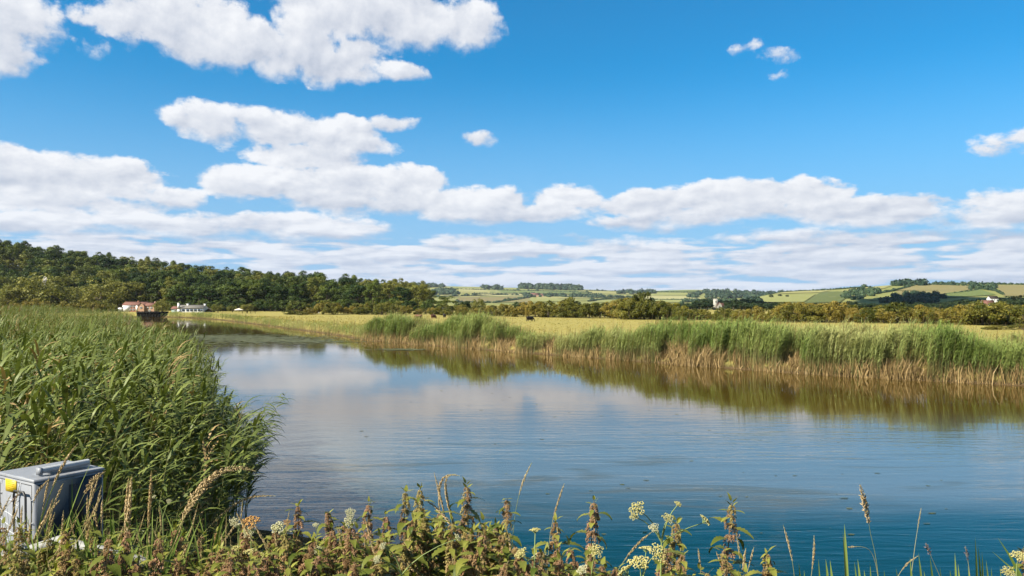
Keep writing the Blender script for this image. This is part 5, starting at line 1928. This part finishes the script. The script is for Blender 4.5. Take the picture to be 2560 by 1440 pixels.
def seed_head(pts, width, kind='spike', seed=0, step=0.0055):
    """spikelets set round the top of a stem path"""
    g = np.random.default_rng(seed)
    A = Acc()
    pts = np.asarray(pts)
    L = np.concatenate(([0], np.cumsum(np.linalg.norm(np.diff(pts, axis=0), axis=1))))
    n = max(6, int(L[-1] / step))
    for i in range(n):
        s = (i + 0.5) / n * L[-1]
        p = np.array([np.interp(s, L, pts[:, k]) for k in range(3)])
        k = min(np.searchsorted(L, s), len(pts) - 1)
        t = pts[k] - pts[k - 1]
        t /= np.linalg.norm(t)
        f = np.sin(np.pi * min(1, 0.12 + 0.88 * (i + 0.5) / n)) ** 0.6
        for h in range(2 if kind == 'spike' else 3):
            a = i * 2.4 + h * 2 * np.pi / (2 if kind == 'spike' else 3) + g.normal(0, 0.3)
            u = np.cross(t, (0.3, 1, 0.2))
            u /= np.linalg.norm(u)
            v = np.cross(t, u)
            o = u * np.cos(a) + v * np.sin(a)
            sp = 0.42 if kind == 'spike' else g.uniform(0.5, 1.0)
            q0 = p
            ln = width * f * g.uniform(0.9, 1.4)
            q1 = p + (t * (1 - sp) * 1.2 + o * sp) * ln
            sd_ = np.cross(t, o) * ln * 0.20
            mid = (q0 + q1) / 2
            V = np.array((q0, mid + sd_ + o * ln * .1, mid - sd_ + o * ln * .1, mid - o * ln * 0.08, q1 + t * ln * 0.25))
            A.add(V, [[0, 1, 2], [0, 3, 1], [0, 2, 3], [1, 4, 2], [3, 4, 1], [2, 4, 3]], 0, np.clip(g.normal(.5, .25), 0, 1))
    return A


def grass_stalk(path, d, headlen, width, label, mat=None, kind='spike', group=None, sw=0.0016):
    """path: photo points from the tip down; carried on to the soil below the frame"""
    pts = [P(px, py, d + 0.02 * i) for i, (px, py) in enumerate(path)]
    last, prev = pts[-1], pts[-2]
    dr = (last - prev) / np.linalg.norm(last - prev)
    gz_ = float(H(last[0], last[1]))
    if last[2] > gz_ + 0.05:
        k = min((last[2] - gz_) / max(0.25, -dr[2]), 1.6)
        e = last + dr * k * 0.7
        e[2] = gz_ - 0.02
        pts.append(e)
    pts = np.array(pts[::-1])
    base = pts[0].copy()
    # smooth the path
    L = np.concatenate(([0], np.cumsum(np.linalg.norm(np.diff(pts, axis=0), axis=1))))
    s = np.linspace(0, L[-1], 26)
    Q = np.stack([np.interp(s, L, pts[:, k]) for k in range(3)], 1)
    for _ in range(3):
        Q[1:-1] = (Q[:-2] + 2 * Q[1:-1] + Q[2:]) / 4
    Q = Q - base
    t = empty('grass_stalk', tuple(base), label=label, cat='grass', group=group)
    Acc().add(*tube(Q, np.linspace(sw, sw * 0.5, len(Q)), 4), 0, rng.random()).build('stem', M_gstem, t)
    L = np.concatenate(([0], np.cumsum(np.linalg.norm(np.diff(Q, axis=0), axis=1))))
    hl = headlen / F * d
    sel = Q[L >= L[-1] - hl - 1e-6]
    seed_head(sel, 0.82 * width / F * d, kind, rng.integers(1 << 30)).build('seed_head', mat or M_seed, t)
    return t


GL = [
    ([(1140, 1185), (1118, 1180), (1108, 1195), (1120, 1260), (1140, 1330), (1165, 1400), (1180, 1440)], 4.0, 200, 10, 'pale grass head arching over to the right above the nettles'),
    ([(1085, 1180), (1095, 1220), (1112, 1290), (1130, 1360), (1150, 1440)], 4.0, 130, 8, 'pale upright grass head beside the arching one'),
    ([(1150, 1190), (1130, 1182), (1112, 1182), (1098, 1200), (1096, 1260), (1110, 1340), (1120, 1440)], 4.02, 150, 9, 'hooked grass head arching back over the nettle tops'),
    ([(1040, 1242), (1060, 1245), (1085, 1262), (1120, 1300), (1160, 1360), (1185, 1440)], 3.95, 190, 9, 'pale grass head leaning left across the nettles'),
    ([(1330, 1156), (1312, 1190), (1298, 1232), (1288, 1280), (1280, 1360), (1278, 1440)], 3.8, 110, 7, 'slim grass head rising alone against open water'),
    ([(1411, 1208), (1398, 1245), (1384, 1290), (1374, 1340), (1368, 1440)], 3.7, 120, 8, 'slim grass head leaning over the nettle by open water'),
    ([(1630, 1330), (1600, 1352), (1565, 1395), (1535, 1440)], 3.5, 110, 9, 'pale grass head leaning steeply in front of the umbels'),
    ([(330, 1185), (326, 1230), (322, 1300), (316, 1380), (314, 1440)], 3.7, 210, 14, 'thick straw grass head standing in front of the reeds'),
    ([(322, 1190), (318, 1240), (316, 1310), (312, 1400), (310, 1440)], 3.75, 190, 13, 'thick straw grass head twinned with its neighbour before the reeds'),
    ([(379, 1175), (377, 1220), (373, 1290), (368, 1360), (362, 1440)], 3.7, 160, 12, 'single thick straw grass head right of the twins'),
    ([(640, 1178), (600, 1165), (560, 1172), (520, 1200), (480, 1260), (440, 1330), (400, 1440)], 4.0, 270, 14, 'big bowed straw grass plume sweeping toward the water'),
    ([(560, 1180), (520, 1192), (488, 1235), (455, 1300), (430, 1360), (405, 1440)], 4.05, 190, 14, 'straw grass plume bowed under the biggest one'),
    ([(690, 1240), (640, 1238), (600, 1250), (550, 1290), (500, 1340), (440, 1440)], 4.1, 220, 9, 'long thin grass head bowed low toward the reed corner'),
    ([(195, 1108), (170, 1140), (150, 1175), (130, 1220), (112, 1270), (90, 1340), (70, 1440)], 4.4, 150, 10, 'dry grass head crossing the cabinet top'),
    ([(262, 1180), (240, 1190), (215, 1225), (195, 1270), (160, 1340), (130, 1440)], 4.4, 90, 12, 'feathery grass head across the cabinet side'),
    ([(150, 1250), (130, 1270), (105, 1310), (80, 1360), (40, 1440)], 4.3, 150, 11, 'brown grass head leaning below the cabinet corner'),
    ([(120, 1200), (105, 1215), (85, 1240), (78, 1300), (70, 1400), (68, 1440)], 4.3, 80, 9, 'drooping brown grass head at the cabinet handle'),
    ([(52, 1232), (30, 1250), (10, 1275), (-10, 1310), (-40, 1380)], 4.2, 60, 8, 'reddish grass head crossing the cabinet front'),
    ([(232, 1262), (240, 1290), (246, 1340), (250, 1440)], 4.2, 90, 8, 'short straw grass head right of the cabinet'),
    ([(275, 1340), (272, 1380), (268, 1440)], 4.0, 90, 10, 'straw grass head low beside the pipe end'),
    ([(470, 1400), (455, 1370), (435, 1345), (422, 1360), (415, 1440)], 3.9, 80, 8, 'pale broken grass head bent down among nettles'),
    ([(1005, 1345), (1025, 1375), (1042, 1410), (1050, 1440)], 3.6, 110, 9, 'pale grass head low in the middle of the nettles'),
    ([(985, 1385), (1005, 1400), (1022, 1425), (1030, 1440)], 3.55, 70, 9, 'short pale grass head at the bottom edge among nettles'),
    ([(1958, 1312), (1968, 1345), (1980, 1395), (1986, 1440)], 3.5, 120, 8, 'brown grass spike leaning left at the water'),
    ([(2035, 1338), (2036, 1370), (2032, 1410), (2028, 1440)], 3.5, 105, 8, 'thick upright brown grass spike over the water'),
    ([(2303, 1270), (2296, 1310), (2288, 1360), (2278, 1440)], 3.6, 70, 5, 'very thin tall grass spike over the water'),
    ([(2315, 1358), (2325, 1385), (2336, 1410), (2350, 1440)], 3.5, 50, 9, 'purple grass head leaning over the water'),
    ([(2413, 1365), (2419, 1395), (2425, 1440)], 3.5, 50, 7, 'small purple grass head near the green blades'),
    ([(2295, 1390), (2270, 1405), (2250, 1430), (2240, 1450)], 3.4, 60, 7, 'dry grass head bent over at the bottom edge'),
    ([(2120, 1368), (2150, 1365), (2175, 1370), (2188, 1400), (2195, 1440)], 3.5, 40, 6, 'wispy drooping grass head hanging over the water'),
    ([(1790, 1378), (1800, 1400), (1815, 1440)], 3.4, 70, 8, 'pale grass head at the foot of the tall nettle'),
    ([(1865, 1370), (1860, 1400), (1855, 1440)], 3.4, 75, 9, 'upright pale grass head right of the tall nettle'),
    ([(1885, 1368), (1876, 1400), (1866, 1440)], 3.4, 60, 7, 'thin pale grass head leaning past the tall nettle'),
    ([(1840, 1330), (1848, 1370), (1852, 1440)], 3.42, 90, 7, 'pale grass head pressed against the tall nettle'),
    ([(1745, 1370), (1750, 1400), (1752, 1440)], 3.4, 60, 7, 'short grass head left of the tall nettle'),
]
for path, d, hl, w, lb in GL:
    grass_stalk(path, d, hl, w, lb, M_seedp if 'purple' in lb or 'reddish' in lb else M_seed, 'plume' if ('plume' in lb or 'feathery' in lb or 'purple' in lb) else 'spike')
# the loose tufted head over the water
grass_stalk([(2150, 1210), (2156, 1235), (2162, 1262), (2170, 1290), (2172, 1310), (2176, 1335), (2188, 1380), (2196, 1440)], 3.6, 130, 13, 'loose tufted oat grass head standing highest over the water', M_seed, 'plume')
for i in range(72):
    px = rng.uniform(-60, 620) if i < 56 else rng.uniform(-20, 260)
    ty = rng.uniform(1230, 1400) if i < 56 else rng.uniform(1185, 1290)
    ln = rng.normal(-40, 50)
    grass_stalk([(px, ty), (px + ln * 0.25, ty + 60), (px + ln, 1440)], rng.uniform(3.5, 4.4), rng.uniform(60, 120), rng.uniform(5, 9),
                'thin dry grass stalk among the tangle at the cabinet foot', group='dry grass stalks at the cabinet foot')
for i in range(34):
    px = rng.uniform(560, 1300)
    ty = rng.uniform(1270, 1400)
    ln = rng.normal(30, 40)
    grass_stalk([(px, ty), (px + ln * 0.25, ty + 40), (px + ln, 1440)], rng.uniform(3.5, 3.9), rng.uniform(60, 110), rng.uniform(6, 9),
                'dry pale grass stalk threaded through the nettles', group='dry grass stalks in the nettles')


def blades(spec, label, group, name='grass_shoot'):
    """spec: list of (tip px, tip py, foot px, depth, width px): one shoot of upright blades"""
    d0 = spec[0][3]
    b = P(spec[0][2], 1440, d0)
    gz_ = float(H(b[0], d0))
    t = empty(name, (b[0], d0, gz_), label=label, cat='grass', group=group)
    for px, py, fx, d, w in spec:
        tip = P(px, py, d) - np.array((b[0], d0, gz_))
        ft = P(fx, 1440, d) - np.array((b[0], d0, gz_))
        ft = np.array((ft[0], 0, 0))
        pts = bez(ft, (ft[0] * 0.9 + tip[0] * 0.1, tip[1] * .5, tip[2] * 0.55), tip, 7)
        ww = w / F * d / 2 * np.array((0.8, 1, 1, 1, 0.8, 0.5, 0.03))
        sd_ = np.array((1.0, rng.uniform(-.6, .6), 0))
        V = np.empty((21, 3))
        V[0::3] = pts - sd_ * ww[:, None]
        V[1::3] = pts + np.array((0, 0.35, 0)) * ww[:, None]
        V[2::3] = pts + sd_ * ww[:, None]
        Fc = [[3 * i + k, 3 * i + k + 1, 3 * i + k + 4, 3 * i + k + 3] for i in range(6) for k in range(2)]
        Acc().add(V, Fc, 0, rng.random()).build('blade', M_blade, t)
    return t


for px, py in [(2111, 1310), (2107, 1330), (2438, 1343), (2445, 1365), (2455, 1380), (2064, 1397), (2075, 1400), (2136, 1405), (2144, 1398), (2175, 1406), (2296, 1382), (2325, 1392), (2387, 1382), (2395, 1410), (2478, 1420),
               (2275, 1394), (2046, 1397), (1997, 1408), (2240, 1420), (2210, 1425), (2420, 1415), (2350, 1418), (2500, 1415), (2465, 1400), (2010, 1425), (2160, 1425), (2310, 1428), (2375, 1425)]:
    blades([(px, py, px + rng.uniform(4, 16), 3.45 + rng.uniform(-.1, .15), rng.uniform(6, 10))], 'fresh green grass blade pointing up over the open water', 'green blades along the bottom edge')
blades([(2495, 1345, 2600, 3.4, 12), (2480, 1378, 2640, 3.4, 13)], 'long green blades slanting in from the frame edge', None, 'grass_tuft')
for i in range(26):
    px = rng.uniform(-40, 520)
    sp = []
    d = rng.uniform(3.7, 4.6)
    for k in range(6):
        sp.append((px + rng.normal(0, 45), rng.uniform(1270, 1390), px + rng.normal(0, 12), d + rng.uniform(-.1, .1), rng.uniform(5, 10)))
    blades(sp, 'tuft of long green grass blades at the cabinet foot', 'green grass tufts at the cabinet foot', 'grass_tuft')
for px, py, fx in ((262, 1200, 100), (230, 1150, 130), (180, 1190, 180), (140, 1230, 90), (255, 1230, 130), (282, 1270, 284), (150, 1180, 60), (300, 1175, 200)):
    blades([(px, py, fx, 4.35, 3.5)], 'thin green grass stem crossing the cabinet side', 'green stems across the cabinet')

# ------------------------------------------------------------------ a cumulus high overhead, out of the frame; its shade lies over the village and the near hill
ALT = 620.0
shade = np.array([(60, 374), (330, 366), (760, 340), (950, 420), (960, 820), (700, 1060), (560, 1120), (470, 1100), (400, 930), (230, 640), (85, 450)], float)
off = -np.array((math.sin(SUN_AZ), math.cos(SUN_AZ))) * ALT / math.tan(SUN_EL)
ring = []
for i in range(len(shade)):
    a_, b_ = shade[i], shade[(i + 1) % len(shade)]
    for k in range(6):
        ring.append(a_ + (b_ - a_) * k / 6)
ring = np.array(ring)
for _ in range(3):
    ring = (np.roll(ring, 1, 0) + 2 * ring + np.roll(ring, -1, 0)) / 4
ring = ring - off
cen = ring.mean(0)
nr_ = len(ring)
V, lev = [], [(0.0, 0.90), (12, 1.0), (60, 0.97), (120, 0.80), (165, 0.5), (185, 0.15)]
for h_, k_ in lev:
    for i in range(nr_):
        p_ = cen + (ring[i] - cen) * (k_ + 0.03 * math.sin(i * 1.7 + h_))
        V.append((p_[0], p_[1], ALT + h_ + (12 * math.sin(i * 2.1) if h_ > 20 else 0)))
Fc = [[l * nr_ + i, l * nr_ + (i + 1) % nr_, (l + 1) * nr_ + (i + 1) % nr_, (l + 1) * nr_ + i] for l in range(len(lev) - 1) for i in range(nr_)]
M_cloud, B = new_mat('cloud_vapour')
tr = B.n('ShaderNodeBsdfTranslucent')
tr.inputs[0].default_value = (0.9, 0.9, 0.9, 1)
mx = B.n('ShaderNodeMixShader')
mx.inputs[0].default_value = 0.4
B.t.links.new(bsdf(B, (0.9, 0.9, 0.9), 1.0, 0.0), mx.inputs[1])
B.t.links.new(tr.outputs[0], mx.inputs[2])
finish(B, mx.outputs[0])
A = Acc().add(V, Fc)
A.add(V, [list(range(nr_))[::-1]]).add(V, [list(range((len(lev) - 1) * nr_, len(lev) * nr_))])
A.build('cloud', M_cloud, smooth=True, label='white cumulus drifting high above the valley', cat='cloud')

# ------------------------------------------------------------------ thin summer haze
M_haze, B = new_mat('haze_air')
pv = B.n('ShaderNodeVolumePrincipled')
pv.inputs['Color'].default_value = (0.80, 0.88, 1.0, 1)
pv.inputs['Density'].default_value = 0.00004
pv.inputs['Anisotropy'].default_value = 0.2
ho = B.n('ShaderNodeOutputMaterial')
B.t.links.new(pv.outputs[0], ho.inputs['Volume'])
V, Fc = box((0, 2500, 60), (7400, 5600, 130))
Acc().add(V, Fc).build('haze', M_haze, kind='stuff', label='thin blue summer haze over the valley', cat='haze')
